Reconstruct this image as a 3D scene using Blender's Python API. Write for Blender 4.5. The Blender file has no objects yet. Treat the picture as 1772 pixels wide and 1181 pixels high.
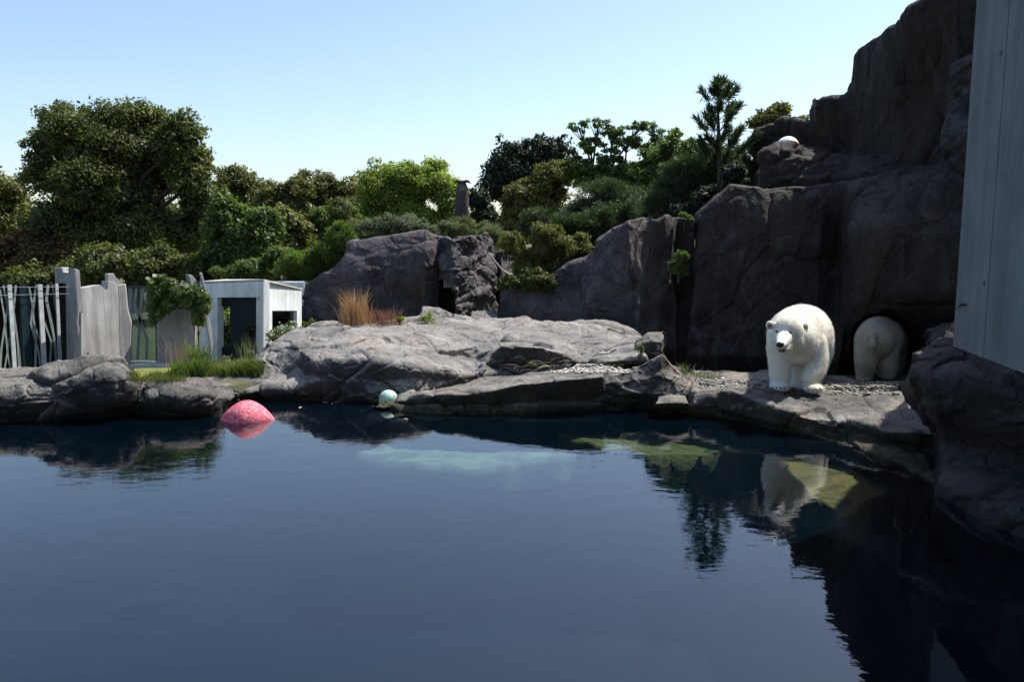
import bpy, math, random
import numpy as np
from mathutils import Vector
R = math.radians
C = bpy.context.scene.collection
SC = bpy.context.scene
# ------------------------------------------------------------------ camera, sky, sun
CAMZ, FPX, PITCH = 3.0, 1400.0, math.atan(178/1400.0)
cam = bpy.data.objects.new('camera', bpy.data.cameras.new('camera'))
C.objects.link(cam); SC.camera = cam
cam.location = (0, 0, CAMZ); cam.rotation_euler = (math.pi/2-PITCH, 0, 0)
cam.data.sensor_width = 36; cam.data.lens = 36*FPX/1772; cam.data.clip_end = 3000; cam.data.clip_start = .05
SUN_EL, SUN_AZ = R(58), R(55)          # azimuth measured from +Y towards +X
w = bpy.data.worlds.new('World'); SC.world = w; w.use_nodes = True
nt = w.node_tree; bg = nt.nodes['Background']
sky = nt.nodes.new('ShaderNodeTexSky'); sky.sky_type = 'NISHITA'; sky.sun_disc = False
sky.sun_elevation = SUN_EL; sky.sun_rotation = SUN_AZ; sky.air_density = 1.0; sky.dust_density = 1.2; sky.ozone_density = 1.8
nt.links.new(sky.outputs[0], bg.inputs[0]); bg.inputs[1].default_value = .13
sl = bpy.data.lights.new('sun', 'SUN'); sl.energy = 5.0; sl.angle = R(.53); sl.color = (1, .95, .87)
so = bpy.data.objects.new('sun', sl); C.objects.link(so)
sd = Vector((math.sin(SUN_AZ)*math.cos(SUN_EL), math.cos(SUN_AZ)*math.cos(SUN_EL), math.sin(SUN_EL)))
so.rotation_euler = (-sd).to_track_quat('-Z', 'Y').to_euler(); so.location = (20, 10, 30)
SC.view_settings.view_transform = 'Standard'; SC.view_settings.look = 'None'
SC.view_settings.exposure = 0.65; SC.view_settings.gamma = 1; SC.view_settings.use_curve_mapping = False
SC.cycles.max_bounces = 8; SC.cycles.transparent_max_bounces = 12; SC.cycles.caustics_reflective = False
SC.cycles.use_denoising = True

# ------------------------------------------------------------------ helpers
cp, sp = math.cos(PITCH), math.sin(PITCH)
def ray(px, py):
    a = (px-886)/FPX; b = (590.5-py)/FPX
    return np.array([a, cp+b*sp, -sp+b*cp])
def P(px, py, Y):
    r = ray(px, py); t = Y/r[1]; return np.array([r[0]*t, Y, CAMZ+r[2]*t])
def G(px, py, z):
    r = ray(px, py); t = (z-CAMZ)/r[2]; return np.array([r[0]*t, r[1]*t, z])
def pt(q):
    return P(*q) if len(q) == 3 else G(q[0], q[1], q[3])
def project(p):
    x, y, z = p[..., 0], p[..., 1], p[..., 2]-CAMZ
    d = y*cp-z*sp; u = y*sp+z*cp
    return 886+FPX*x/d, 590.5-FPX*u/d

def props(o, label=None, cat=None, group=None, kind=None):
    if label: o['label'] = label
    if cat: o['category'] = cat
    if group: o['group'] = group
    if kind: o['kind'] = kind
    return o
def mobj(name, V, F, mat, parent=None, smooth=False, col=None, **kw):
    """V: (n,3) array world coords, F: (m,k) array or list of faces"""
    me = bpy.data.meshes.new(name)
    V = np.asarray(V, float)
    if parent is not None:
        off = np.array(parent.get('_org', (0, 0, 0)), float)
    else:
        off = np.array([(V[:, 0].min()+V[:, 0].max())/2, (V[:, 1].min()+V[:, 1].max())/2, V[:, 2].min()])
    V = V-off
    if isinstance(F, np.ndarray):
        n, k = F.shape
        me.vertices.add(len(V)); me.vertices.foreach_set('co', V.ravel())
        me.loops.add(n*k); me.loops.foreach_set('vertex_index', F.ravel().astype(np.int32))
        me.polygons.add(n); me.polygons.foreach_set('loop_start', np.arange(0, n*k, k, dtype=np.int32))
        me.polygons.foreach_set('loop_total', np.full(n, k, dtype=np.int32))
        me.update(calc_edges=True)
    else:
        me.from_pydata([tuple(v) for v in V], [], F); me.update()
    if smooth: me.polygons.foreach_set('use_smooth', np.ones(len(me.polygons), bool))
    if col is not None:
        a = me.attributes.new('tint', 'FLOAT', 'POINT'); a.data.foreach_set('value', col.astype(np.float32))
    me.materials.append(mat)
    o = bpy.data.objects.new(name, me); C.objects.link(o)
    if parent is not None: o.parent = parent
    else:
        o.location = off; o['_org'] = tuple(off)
    return props(o, **kw)
def empty(name, loc, label, cat, group=None):
    o = bpy.data.objects.new(name, None); C.objects.link(o); o.location = tuple(loc); o['_org'] = tuple(float(v) for v in loc)
    o.empty_display_size = .1
    return props(o, label, cat, group)

# noise -------------------------------------------------------------
def _h(i, j, k, s):
    n = (i*374761393+j*668265263+k*2147483647+s*974634777) & 0xffffffff
    n = ((n ^ (n >> 13))*1274126177) & 0xffffffff
    n = (n ^ (n >> 16)); n = (n*2246822519) & 0xffffffff
    return ((n ^ (n >> 15)) & 0xffffff)/float(0xffffff)
def vnoise(p, s=0):
    f = np.floor(p).astype(np.int64); t = p-f; t = t*t*(3-2*t)
    r = 0
    for a in (0, 1):
        for b in (0, 1):
            for c in (0, 1):
                wgt = (t[:, 0] if a else 1-t[:, 0])*(t[:, 1] if b else 1-t[:, 1])*(t[:, 2] if c else 1-t[:, 2])
                r = r+wgt*_h(f[:, 0]+a, f[:, 1]+b, f[:, 2]+c, s)
    return r*2-1
def fbm(p, o=4, s=0, g=.5):
    r, a = 0, 1.
    for i in range(o):
        r = r+a*vnoise(p*2**i+i*17.3, s+i); a *= g
    return r
def facets(p, s=0):
    """fractured-rock displacement: each jittered cell carries its own tilted plane"""
    f = np.floor(p).astype(np.int64)
    best = np.full(len(p), 9e9); sec = np.full(len(p), 9e9); val = np.zeros(len(p))
    for a in (-1, 0, 1):
        for b in (-1, 0, 1):
            for c in (-1, 0, 1):
                i, j, k = f[:, 0]+a, f[:, 1]+b, f[:, 2]+c
                cx = np.stack([i+_h(i, j, k, s+1), j+_h(i, j, k, s+2), k+_h(i, j, k, s+3)], 1)
                q = p-cx; d = (q*q).sum(1)
                v = q[:, 0]*(_h(i, j, k, s+4)-.5)*2+q[:, 1]*(_h(i, j, k, s+5)-.5)*2+q[:, 2]*(_h(i, j, k, s+6)-.5)*2+(_h(i, j, k, s+7)-.5)*.6
                m = d < best
                sec = np.where(m, best, np.minimum(sec, d)); val = np.where(m, v, val); best = np.where(m, d, best)
    edge = np.sqrt(sec)-np.sqrt(best)
    return val, edge
def resample(poly, M):
    a = np.array([list(pt(q))+[q[0]] for q in poly])
    x = a[:, 3]; t = np.linspace(x[0], x[-1], M)
    return np.stack([np.interp(t, x, a[:, k]) for k in range(3)], 1)
def gridfaces(N, M):
    i = np.arange(N-1)[:, None]*M+np.arange(M-1)[None, :]
    return np.stack([i, i+1, i+1+M, i+M], -1).reshape(-1, 4)
def patch(name, rows, mat, M=200, N=120, amp=.12, fs=1.0, famp=.25, seed=0, skirt=0, back=1.5, drop=1.0, ends=.8, mod=None, strat=0, squash=1.4, smooth=False, lin=.35, **kw):
    Rr = [resample(r, M) for r in rows]
    if skirt: Rr.insert(0, Rr[0]+np.array([0, .15, -skirt]))
    t = Rr[-1]
    if back:
        for q_, dz in ((.5, -.05*drop), (1, -drop*.5), (1.15, -drop*1.5)):
            u_ = t.copy(); u_[:, 0] *= 1+back*q_/u_[:, 1]; u_[:, 1] += back*q_; u_[:, 2] += dz; Rr.append(u_)
    A = np.stack(Rr)                                       # K x M x 3
    K = len(A)
    # distribute samples by mean row spacing
    d = np.linalg.norm(np.diff(A, axis=0), axis=2).mean(1); d[-1] *= .35
    if back: d[-2] *= .5
    if skirt: d[0] *= .4
    s = np.concatenate([[0], np.cumsum(d)]); tt = np.interp(np.linspace(0, s[-1], N), s, np.arange(K))
    i = np.clip(np.floor(tt).astype(int), 0, K-2); u = (tt-i)[:, None, None]
    p0, p1, p2, p3 = A[np.clip(i-1, 0, K-1)], A[i], A[i+1], A[np.clip(i+2, 0, K-1)]
    cr = .5*((2*p1)+(-p0+p2)*u+(2*p0-5*p1+4*p2-p3)*u*u+(-p0+3*p1-3*p2+p3)*u**3)
    B = cr*(1-lin)+(p1*(1-u)+p2*u)*lin
    if ends:                                             # wrap the sides away from the viewer
        e = max(3, M//40); k = np.linspace(1, 0, e)[None, :]**2
        for sl_, kk in ((slice(0, e), k), (slice(-e, None), k[:, ::-1])):
            g_ = 1+ends*kk/B[:, sl_, 1]; B[:, sl_, 0] *= g_; B[:, sl_, 1] += ends*kk; B[:, sl_, 2] -= ends*kk*.5
    du = np.gradient(B, axis=1); dv = np.gradient(B, axis=0)
    n = np.cross(du, dv); n /= np.linalg.norm(n, axis=2, keepdims=True)+1e-9
    V = B.reshape(-1, 3); n = n.reshape(-1, 3)
    q = V.copy(); q[:, 2] *= squash
    wv = np.stack([fbm(q*.8+9, 2, seed+50), fbm(q*.8+31, 2, seed+60), fbm(q*.8+57, 2, seed+70)], 1)*.35
    f1, e1 = facets((q+wv)*fs*.55, seed); f2, e2 = facets((q+wv*.6)*fs*1.7+5, seed+20); f3, e3 = facets((q+wv*.3)*fs*4.5+5, seed+40)
    f1 = f1*(.3+.7*np.clip(e1/.16, 0, 1)**.7); f2 = f2*(.3+.7*np.clip(e2/.16, 0, 1)**.7)
    D = famp*(f1*1.0+f2*.36+f3*.12)+amp*fbm(q*fs*.7, 3, seed)+amp*.16*fbm(q*fs*5, 4, seed+5)
    D -= famp*.22*np.exp(-(e1/.035)**2)+famp*.08*np.exp(-(e2/.05)**2)
    if strat: D += strat*np.abs(vnoise(np.stack([q[:, 0]*.25, q[:, 1]*.25, V[:, 2]*3.2+wv[:, 0]*2], 1), seed+9))
    V = V+n*D[:, None]
    if mod is not None:
        V = mod(V, B.reshape(-1, 3))
    return mobj(name, V, gridfaces(N, M), mat, smooth=smooth, **kw)
def tube(pts, rad, k=8, jit=0, seed=0, cap=True):
    pts = np.array(pts, float); rad = np.array(rad, float); rng = np.random.default_rng(seed)
    V, F = [], []
    for i, p in enumerate(pts):
        d = pts[min(i+1, len(pts)-1)]-pts[max(i-1, 0)]; d = d/(np.linalg.norm(d)+1e-9)
        a = np.cross(d, [0.31, .2, .93]) if abs(d[2]) < .9 else np.cross(d, [1, 0.1, 0]); a /= np.linalg.norm(a); b = np.cross(d, a)
        for j in range(k):
            t = 2*math.pi*j/k; rr = rad[i]*(1+jit*rng.uniform(-1, 1))
            V.append(p+rr*(math.cos(t)*a+math.sin(t)*b))
    for i in range(len(pts)-1):
        for j in range(k):
            F.append((i*k+j, i*k+(j+1) % k, (i+1)*k+(j+1) % k, (i+1)*k+j))
    if cap: F.append(tuple(range(k))[::-1]); F.append(tuple(range((len(pts)-1)*k, len(pts)*k)))
    return V, F
class MB:
    def __init__(s): s.V, s.F = [], []
    def add(s, V, F):
        o = len(s.V); s.V += [np.array(v, float) for v in V]; s.F += [tuple(i+o for i in f) for f in F]; return s
    def tube(s, *a, **k): return s.add(*tube(*a, **k))
    def box(s, c, d, rz=0):
        x, y, z = [v/2 for v in d]; ca, sa = math.cos(rz), math.sin(rz)
        V = [(c[0]+a*x*ca-b*y*sa, c[1]+a*x*sa+b*y*ca, c[2]+e*z) for e in (-1, 1) for b in (-1, 1) for a in (-1, 1)]
        return s.add(V, [(0, 2, 3, 1), (4, 5, 7, 6), (0, 1, 5, 4), (2, 6, 7, 3), (0, 4, 6, 2), (1, 3, 7, 5)])
    def prism(s, pts, ext):
        n = len(pts); ext = np.array(ext, float)
        V = [np.array(p, float) for p in pts]+[np.array(p, float)+ext for p in pts]
        F = [tuple(range(n)), tuple(range(2*n-1, n-1, -1))]+[(i, i+n, (i+1) % n+n, (i+1) % n) for i in range(n)]
        return s.add(V, F)
    def ball(s, c, r, nu=16, nv=10, q=(1, 1, 1)):
        V, F = [], []
        for i in range(nv+1):
            a = math.pi*i/nv
            for j in range(nu):
                b = 2*math.pi*j/nu
                V.append((c[0]+r*q[0]*math.sin(a)*math.cos(b), c[1]+r*q[1]*math.sin(a)*math.sin(b), c[2]+r*q[2]*math.cos(a)))
        for i in range(nv):
            for j in range(nu): F.append((i*nu+j, (i+1)*nu+j, (i+1)*nu+(j+1) % nu, i*nu+(j+1) % nu))
        return s.add(V, F)
    def build(s, name, mat, parent=None, smooth=False, **kw):
        o = mobj(name, np.array(s.V), s.F, mat, parent, smooth, **kw)
        import bmesh
        bm = bmesh.new(); bm.from_mesh(o.data); bmesh.ops.remove_doubles(bm, verts=bm.verts, dist=1e-6)
        bmesh.ops.recalc_face_normals(bm, faces=bm.faces); bm.to_mesh(o.data); bm.free()
        return o
def bevel(o, wd=.01, seg=2):
    m = o.modifiers.new('bevel', 'BEVEL'); m.width = wd; m.segments = seg; m.limit_method = 'ANGLE'; return o

# ------------------------------------------------------------------ materials
def mat(name):
    m = bpy.data.materials.new(name); m.use_nodes = True
    nt = m.node_tree; return m, nt, nt.nodes['Principled BSDF']
def nd(nt, t, **kw):
    n = nt.nodes.new(t)
    for k, v in kw.items():
        if k in n.inputs.keys(): n.inputs[k].default_value = v
        else: setattr(n, k, v)
    return n
def ramp(nt, fac, stops):
    n = nt.nodes.new('ShaderNodeValToRGB'); e = n.color_ramp.elements
    e[0].position, e[0].color = stops[0][0], tuple(stops[0][1])+(1,)
    e[1].position, e[1].color = stops[-1][0], tuple(stops[-1][1])+(1,)
    for p, c in stops[1:-1]:
        x = e.new(p); x.color = tuple(c)+(1,)
    nt.links.new(fac, n.inputs[0]); return n.outputs[0]
def mixc(nt, f, a, b, mode='MIX'):
    n = nt.nodes.new('ShaderNodeMix'); n.data_type = 'RGBA'; n.blend_type = mode
    for s, v in ((n.inputs[0], f), (n.inputs[6], a), (n.inputs[7], b)):
        if hasattr(v, 'links'): nt.links.new(v, s)
        else: s.default_value = v if isinstance(v, float) else tuple(v)+(1,)
    return n.outputs[2]
def coords(nt, scale=(1, 1, 1)):
    g = nt.nodes.new('ShaderNodeNewGeometry'); m = nt.nodes.new('ShaderNodeMapping'); m.inputs['Scale'].default_value = scale
    nt.links.new(g.outputs['Position'], m.inputs[0]); return m.outputs[0]
def noise(nt, vec, scale, detail=6, rough=.6, dist=0):
    n = nd(nt, 'ShaderNodeTexNoise', Scale=scale, Detail=detail, Roughness=rough, Distortion=dist); nt.links.new(vec, n.inputs['Vector']); return n.outputs[0]
def bumpn(nt, b, h, strength, dist, prev=None):
    n = nt.nodes.new('ShaderNodeBump'); n.inputs['Strength'].default_value = strength; n.inputs['Distance'].default_value = dist
    nt.links.new(h, n.inputs['Height'])
    if prev is not None: nt.links.new(prev, n.inputs['Normal'])
    nt.links.new(n.outputs[0], b.inputs['Normal']); return n.outputs[0]
def rock(name, dark, mid, light, warm, rough=.85, wet=False, cr=1.0, bmp=.05, steep_shade=.42, streak=None):
    m, nt, b = mat(name)
    v = coords(nt); vs = coords(nt, (1.3, 1.3, .35))
    c = ramp(nt, noise(nt, v, .9, 9, .68, .6), [(.32, dark), (.5, mid), (.68, light)])
    c = mixc(nt, ramp(nt, noise(nt, vs, .7, 7, .62, 1.2), [(.5, (0, 0, 0)), (.72, (1, 1, 1))]), c, warm)
    if streak:
        c = mixc(nt, ramp(nt, noise(nt, coords(nt, (2.2, 2.2, .22)), 1.1, 7, .68, .8), [(.54, (0, 0, 0)), (.72, (.75, .75, .75))]), c, streak)
    sp_ = ramp(nt, noise(nt, v, 14, 6, .75), [(.35, (.55, .55, .55)), (.6, (1.15, 1.15, 1.15))])
    c = mixc(nt, .65, c, sp_, 'MULTIPLY')
    st = ramp(nt, noise(nt, vs, 2.6, 6, .7, .6), [(.36, (.55, .55, .57)), (.52, (1, 1, 1))])
    c = mixc(nt, .55, c, st, 'MULTIPLY')
    vo = nd(nt, 'ShaderNodeTexVoronoi', feature='DISTANCE_TO_EDGE', Scale=.55*cr)
    nz = nd(nt, 'ShaderNodeTexNoise', Scale=1.6, Detail=5.0); nt.links.new(v, nz.inputs['Vector'])
    vm = nd(nt, 'ShaderNodeVectorMath', operation='MULTIPLY_ADD'); nt.links.new(nz.outputs['Color'], vm.inputs[0]); vm.inputs[1].default_value = (.9, .9, .9); nt.links.new(v, vm.inputs[2])
    nt.links.new(vm.outputs[0], vo.inputs['Vector'])
    crk = ramp(nt, vo.outputs[0], [(.0, (.3, .3, .3)), (.008, (1, 1, 1))])
    c = mixc(nt, .45, c, crk, 'MULTIPLY')
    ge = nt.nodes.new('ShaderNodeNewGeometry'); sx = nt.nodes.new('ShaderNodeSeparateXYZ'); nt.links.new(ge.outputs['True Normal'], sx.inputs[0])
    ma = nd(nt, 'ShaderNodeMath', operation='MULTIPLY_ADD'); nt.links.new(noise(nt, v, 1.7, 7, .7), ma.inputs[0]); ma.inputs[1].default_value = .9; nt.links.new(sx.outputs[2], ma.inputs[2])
    gp = nt.nodes.new('ShaderNodeSeparateXYZ'); nt.links.new(ge.outputs['Position'], gp.inputs[0])      # wet, algae-dark band at the waterline
    wl = nd(nt, 'ShaderNodeMath', operation='MULTIPLY_ADD'); nt.links.new(noise(nt, v, 3.5, 6, .7), wl.inputs[0]); wl.inputs[1].default_value = -.22; nt.links.new(gp.outputs[2], wl.inputs[2])
    c = mixc(nt, ramp(nt, wl.outputs[0], [(.0, (1, 1, 1)), (.05, (0, 0, 0))]), c, mixc(nt, 1.0, c, (.30, .33, .22), 'MULTIPLY'))
    c = mixc(nt, 1.0, c, ramp(nt, ma.outputs[0], [(.62, (steep_shade,)*3), (1.02, (1, 1, 1))]), 'MULTIPLY')  # steep faces darkened: shade put into the colour, broken up by noise
    nt.links.new(c, b.inputs['Base Color'])
    b.inputs['Roughness'].default_value = rough; b.inputs['Specular IOR Level'].default_value = .22
    n1 = bumpn(nt, b, noise(nt, v, 3.2, 10, .7, .3), 1.0, bmp)
    n2 = bumpn(nt, b, noise(nt, v, 22, 6, .7), .8, .018, n1)
    bumpn(nt, b, crk, .6, .02, n2)
    return m
M_cliff = rock('cliff_rock', (.018, .015, .013), (.036, .029, .025), (.066, .056, .05), (.056, .041, .031), .8, bmp=.06, steep_shade=.6, streak=(.10, .093, .088))
M_back = rock('weathered_purple_rock', (.045, .041, .045), (.085, .077, .083), (.14, .13, .135), (.13, .09, .08), .85, bmp=.06, steep_shade=.7, streak=(.19, .18, .18))
M_pale = rock('pale_grey_rock', (.13, .125, .12), (.23, .218, .205), (.34, .32, .295), (.28, .24, .20), .85, steep_shade=.24, bmp=.07, streak=(.10, .095, .09))
M_shelf = rock('shelf_rock', (.06, .057, .055), (.15, .141, .13), (.30, .28, .25), (.24, .20, .155), .8, steep_shade=.27, bmp=.07, streak=(.06, .057, .052))
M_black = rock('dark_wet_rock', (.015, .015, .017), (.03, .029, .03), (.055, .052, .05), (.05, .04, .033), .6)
def algae(name='algae_rock', k=1.0, br=0.0):
    m, nt, b = mat(name); v = coords(nt)
    c = ramp(nt, noise(nt, v, 2.3, 9, .75, .8), [(.34, (.012*k, .015*k, .006*k)), (.45, ((.06+br)*k, .085*k, .018*k)), (.54, ((.13+br)*k, .14*k, .035*k)), (.62, ((.17+br)*k, .12*k, .045*k)), (.72, (.04*k, .035*k, .016*k))])
    nt.links.new(c, b.inputs['Base Color']); b.inputs['Roughness'].default_value = .9
    bumpn(nt, b, noise(nt, v, 6, 8, .7), .8, .05); return m
M_algae = algae(); M_algae2 = algae('brown_algae_rock', 1.15, .05)
def plain(name, col, rough=.6, metal=0, var=.12, vs=6, bump=0, spec=.4):
    m, nt, b = mat(name); v = coords(nt)
    f = noise(nt, v, vs, 6, .6)
    lo = tuple(c*(1-var*2) for c in col); hi = tuple(min(1, c*(1+var*2)) for c in col)
    nt.links.new(ramp(nt, f, [(.3, lo), (.7, hi)]), b.inputs['Base Color'])
    b.inputs['Roughness'].default_value = rough; b.inputs['Metallic'].default_value = metal; b.inputs['Specular IOR Level'].default_value = spec
    if bump: bumpn(nt, b, noise(nt, v, vs*5, 6, .7), .6, bump)
    return m
def concrete(name, col, boards=0, pits=False):
    m, nt, b = mat(name); v = coords(nt); vs = coords(nt, (1, 1, .12))
    c = ramp(nt, noise(nt, v, 1.1, 8, .65, .5), [(.3, tuple(x*.72 for x in col)), (.7, tuple(x*1.15 for x in col))])
    c = mixc(nt, .7, c, ramp(nt, noise(nt, vs, 5, 6, .65, .2), [(.35, (.68, .68, .68)), (.6, (1.05, 1.05, 1.05))]), 'MULTIPLY')
    nrm = None
    if boards:
        vb = coords(nt, (1, .35, .015)); h = noise(nt, vb, boards, 3, .7)
        c = mixc(nt, .5, c, ramp(nt, h, [(.4, (.6, .6, .6)), (.55, (1, 1, 1))]), 'MULTIPLY')
        nrm = bumpn(nt, b, h, .7, .02)
    if pits:
        vo = nd(nt, 'ShaderNodeTexVoronoi', feature='F1', Scale=9.0); nt.links.new(v, vo.inputs['Vector'])
        msk = ramp(nt, noise(nt, v, 1.2, 3), [(.5, (0, 0, 0)), (.6, (1, 1, 1))])
        pit = ramp(nt, vo.outputs[0], [(.10, (.3, .3, .3)), (.16, (1, 1, 1))])
        c = mixc(nt, msk, c, mixc(nt, 1.0, c, pit, 'MULTIPLY'))
        nrm = bumpn(nt, b, pit, .5, .01)
    nt.links.new(c, b.inputs['Base Color']); b.inputs['Roughness'].default_value = .85
    bumpn(nt, b, noise(nt, v, 35, 5, .7), .35, .008, nrm); return m
M_conc = concrete('board_marked_concrete', (.36, .35, .34), 9)
M_white = concrete('pale_smooth_concrete', (.74, .78, .78))
M_pillar = concrete('pitted_concrete', (.17, .187, .195), 2.5, True)
M_curb = concrete('light_kerb_concrete', (.55, .54, .50))
M_teal = plain('dark_teal_paint', (.007, .020, .024), .6, spec=.15)
M_frame = plain('black_frame', (.02, .025, .027), .4)
M_film = plain('frosted_film', (.17, .21, .20), .5)
M_slat = plain('pale_grey_slat', (.40, .43, .43), .55)
M_metal = plain('steel', (.35, .35, .34), .4, .8)
M_iron = plain('rusty_iron', (.06, .045, .04), .7, .3)
M_bark = plain('bark', (.055, .043, .032), .9, 0, .3, 9, .02)
M_stick = plain('bleached_wood', (.42, .33, .23), .8, 0, .3, 20)
M_twig = plain('dark_twig', (.16, .11, .075), .8, 0, .3, 20)
M_bone = plain('pebble_white', (.52, .48, .41), .75, 0, .2, 4, .004)
M_peb2 = plain('pebble_buff', (.22, .20, .17), .75, 0, .2, 4, .004)
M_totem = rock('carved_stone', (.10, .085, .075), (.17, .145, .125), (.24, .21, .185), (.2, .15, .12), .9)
M_nose = plain('wet_black_nose', (.008, .008, .009), .3)
M_eye = plain('eye', (.006, .005, .004), .5, spec=.2)
M_claw = plain('claw', (.03, .026, .022), .4)
M_earin = plain('inner_ear', (.20, .175, .14), .9)
M_dome = plain('white_dome', (.75, .80, .82), .45, 0, .05)
M_ball = plain('mint_plastic', (.36, .52, .43), .5, 0, .2, 9)
M_rope = plain('rope', (.5, .46, .4), .9)
M_lampglass = plain('lamp_cover', (.05, .05, .05), .3)
def buoy_mat():
    m, nt, b = mat('scratched_pink_plastic'); v = coords(nt)
    f = noise(nt, coords(nt, (1, 1, 1.4)), 24, 8, .78, .8)
    c = ramp(nt, f, [(.42, (.60, .035, .075)), (.52, (.72, .13, .19)), (.62, (.80, .50, .52))])
    nt.links.new(c, b.inputs['Base Color']); b.inputs['Roughness'].default_value = .5
    bumpn(nt, b, f, .8, .02); return m
M_buoy = buoy_mat()
def fur_mat(name, tint=(1, 1, 1)):
    m, nt, b = mat(name); v = coords(nt, (1, 1, .45))
    c = ramp(nt, noise(nt, coords(nt), 2.2, 5, .6), [(.35, (.68*tint[0], .63*tint[1], .51*tint[2])), (.6, (.79*tint[0], .77*tint[1], .69*tint[2]))])
    nt.links.new(c, b.inputs['Base Color']); b.inputs['Roughness'].default_value = .95; b.inputs['Specular IOR Level'].default_value = .1
    b.inputs['Sheen Weight'].default_value = .12
    b.inputs['Subsurface Weight'].default_value = .12; b.inputs['Subsurface Radius'].default_value = (.10, .07, .045); b.inputs['Subsurface Scale'].default_value = .6
    n1 = bumpn(nt, b, noise(nt, v, 14, 4, .6, .6), .55, .03)
    bumpn(nt, b, noise(nt, v, 60, 3, .6, .3), .6, .012, n1); return m
M_fur = fur_mat('polar_fur'); M_fur2 = fur_mat('shaded_tan_fur', (.52, .46, .38))  # rear bear's coat: dirty tan, with the cave's shade put into the tint
def leafmat(name, a, b_, trans=.45, tw=(.9, 1.25, .3), rough=.55):
    m, nt, b = mat(name)
    at = nt.nodes.new('ShaderNodeAttribute'); at.attribute_name = 'tint'
    c = ramp(nt, at.outputs['Fac'], [(0, a), (1, b_)])
    nt.links.new(c, b.inputs['Base Color']); b.inputs['Roughness'].default_value = rough; b.inputs['Specular IOR Level'].default_value = .35
    tr = nt.nodes.new('ShaderNodeBsdfTranslucent'); nt.links.new(mixc(nt, 1.0, c, tw, 'MULTIPLY'), tr.inputs[0])
    mx = nt.nodes.new('ShaderNodeMixShader'); mx.inputs[0].default_value = trans
    nt.links.new(b.outputs[0], mx.inputs[1]); nt.links.new(tr.outputs[0], mx.inputs[2])
    nt.links.new(mx.outputs[0], nt.nodes['Material Output'].inputs[0]); return m
L_deep = leafmat('leaf_deep_green', (.045, .062, .016), (.13, .15, .038), .4, (1.3, 1.5, .5))
L_olive = leafmat('leaf_olive', (.07, .08, .022), (.18, .18, .055), .4, (1.4, 1.5, .5))
L_mid = leafmat('leaf_mid_green', (.045, .075, .018), (.12, .17, .042), .42, (1.4, 1.7, .5))
L_lime = leafmat('leaf_lime', (.12, .16, .025), (.26, .32, .07), .5, (1.5, 1.7, .5))
L_dark = leafmat('leaf_blackgreen', (.014, .024, .014), (.035, .055, .028), .25, (1.2, 1.4, .7))
L_pine = leafmat('pine_needle', (.028, .048, .022), (.075, .11, .05), .3, (1.2, 1.4, .6))
L_grey = leafmat('leaf_grey_green', (.08, .105, .06), (.17, .20, .12), .4, (1.2, 1.3, .6))
L_red = leafmat('leaf_copper', (.07, .042, .018), (.15, .11, .035), .4, (1.6, 1.1, .5))
L_ivy = leafmat('ivy_leaf', (.035, .06, .010), (.12, .17, .03), .35, (1.5, 1.7, .4), .4)
L_dry = leafmat('dry_grass', (.26, .15, .07), (.48, .33, .18), .35, (1.3, 1.1, .8))
L_dryred = leafmat('dry_red_grass', (.16, .075, .05), (.28, .16, .10), .3, (1.2, 1, .8))
L_grass = leafmat('fresh_grass', (.055, .08, .02), (.15, .17, .05), .4, (1.3, 1.5, .5))
L_flower = leafmat('white_flower', (.45, .45, .35), (.75, .75, .65), .3, (1, 1, 1))
def water_mat():
    m, nt, b = mat('pool_water'); nt.nodes.remove(b)
    v = coords(nt, (.8, 1.5, 1))
    h1 = noise(nt, v, 2.2, 3, .5, .4); h2 = noise(nt, v, 9, 3, .55, .3)
    add = nd(nt, 'ShaderNodeMath', operation='MULTIPLY_ADD'); nt.links.new(h2, add.inputs[0]); add.inputs[1].default_value = .22; nt.links.new(h1, add.inputs[2])
    bp = nt.nodes.new('ShaderNodeBump'); bp.inputs['Strength'].default_value = 1.0; bp.inputs['Distance'].default_value = .0026
    nt.links.new(add.outputs[0], bp.inputs['Height'])
    gl = nt.nodes.new('ShaderNodeBsdfGlossy'); gl.inputs['Roughness'].default_value = .0; gl.inputs['Color'].default_value = (1, 1, 1, 1); nt.links.new(bp.outputs[0], gl.inputs['Normal'])
    tr = nt.nodes.new('ShaderNodeBsdfTransparent'); tr.inputs[0].default_value = (.93, .97, .98, 1)
    fr = nt.nodes.new('ShaderNodeFresnel'); fr.inputs[0].default_value = 1.75; nt.links.new(bp.outputs[0], fr.inputs['Normal'])
    df = nt.nodes.new('ShaderNodeBsdfDiffuse'); df.inputs[0].default_value = (.012, .08, .16, 1)      # light scattered back by the cloudy water body
    mt = nt.nodes.new('ShaderNodeMixShader'); mt.inputs[0].default_value = .03; nt.links.new(tr.outputs[0], mt.inputs[1]); nt.links.new(df.outputs[0], mt.inputs[2])
    mx = nt.nodes.new('ShaderNodeMixShader'); nt.links.new(fr.outputs[0], mx.inputs[0]); nt.links.new(mt.outputs[0], mx.inputs[1]); nt.links.new(gl.outputs[0], mx.inputs[2])
    out = nt.nodes['Material Output']; nt.links.new(mx.outputs[0], out.inputs[0])
    va = nt.nodes.new('ShaderNodeVolumeAbsorption'); va.inputs[0].default_value = (.40, .60, .64, 1); va.inputs['Density'].default_value = .45
    nt.links.new(va.outputs[0], out.inputs['Volume']); return m
M_water = water_mat()
M_basin = plain('painted_pool_floor', (.003, .006, .009), .8, 0, .15, .8)
M_palefloor = plain('pale_pool_ledge', (.12, .155, .10), .8, 0, .4, 2.5)
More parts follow.
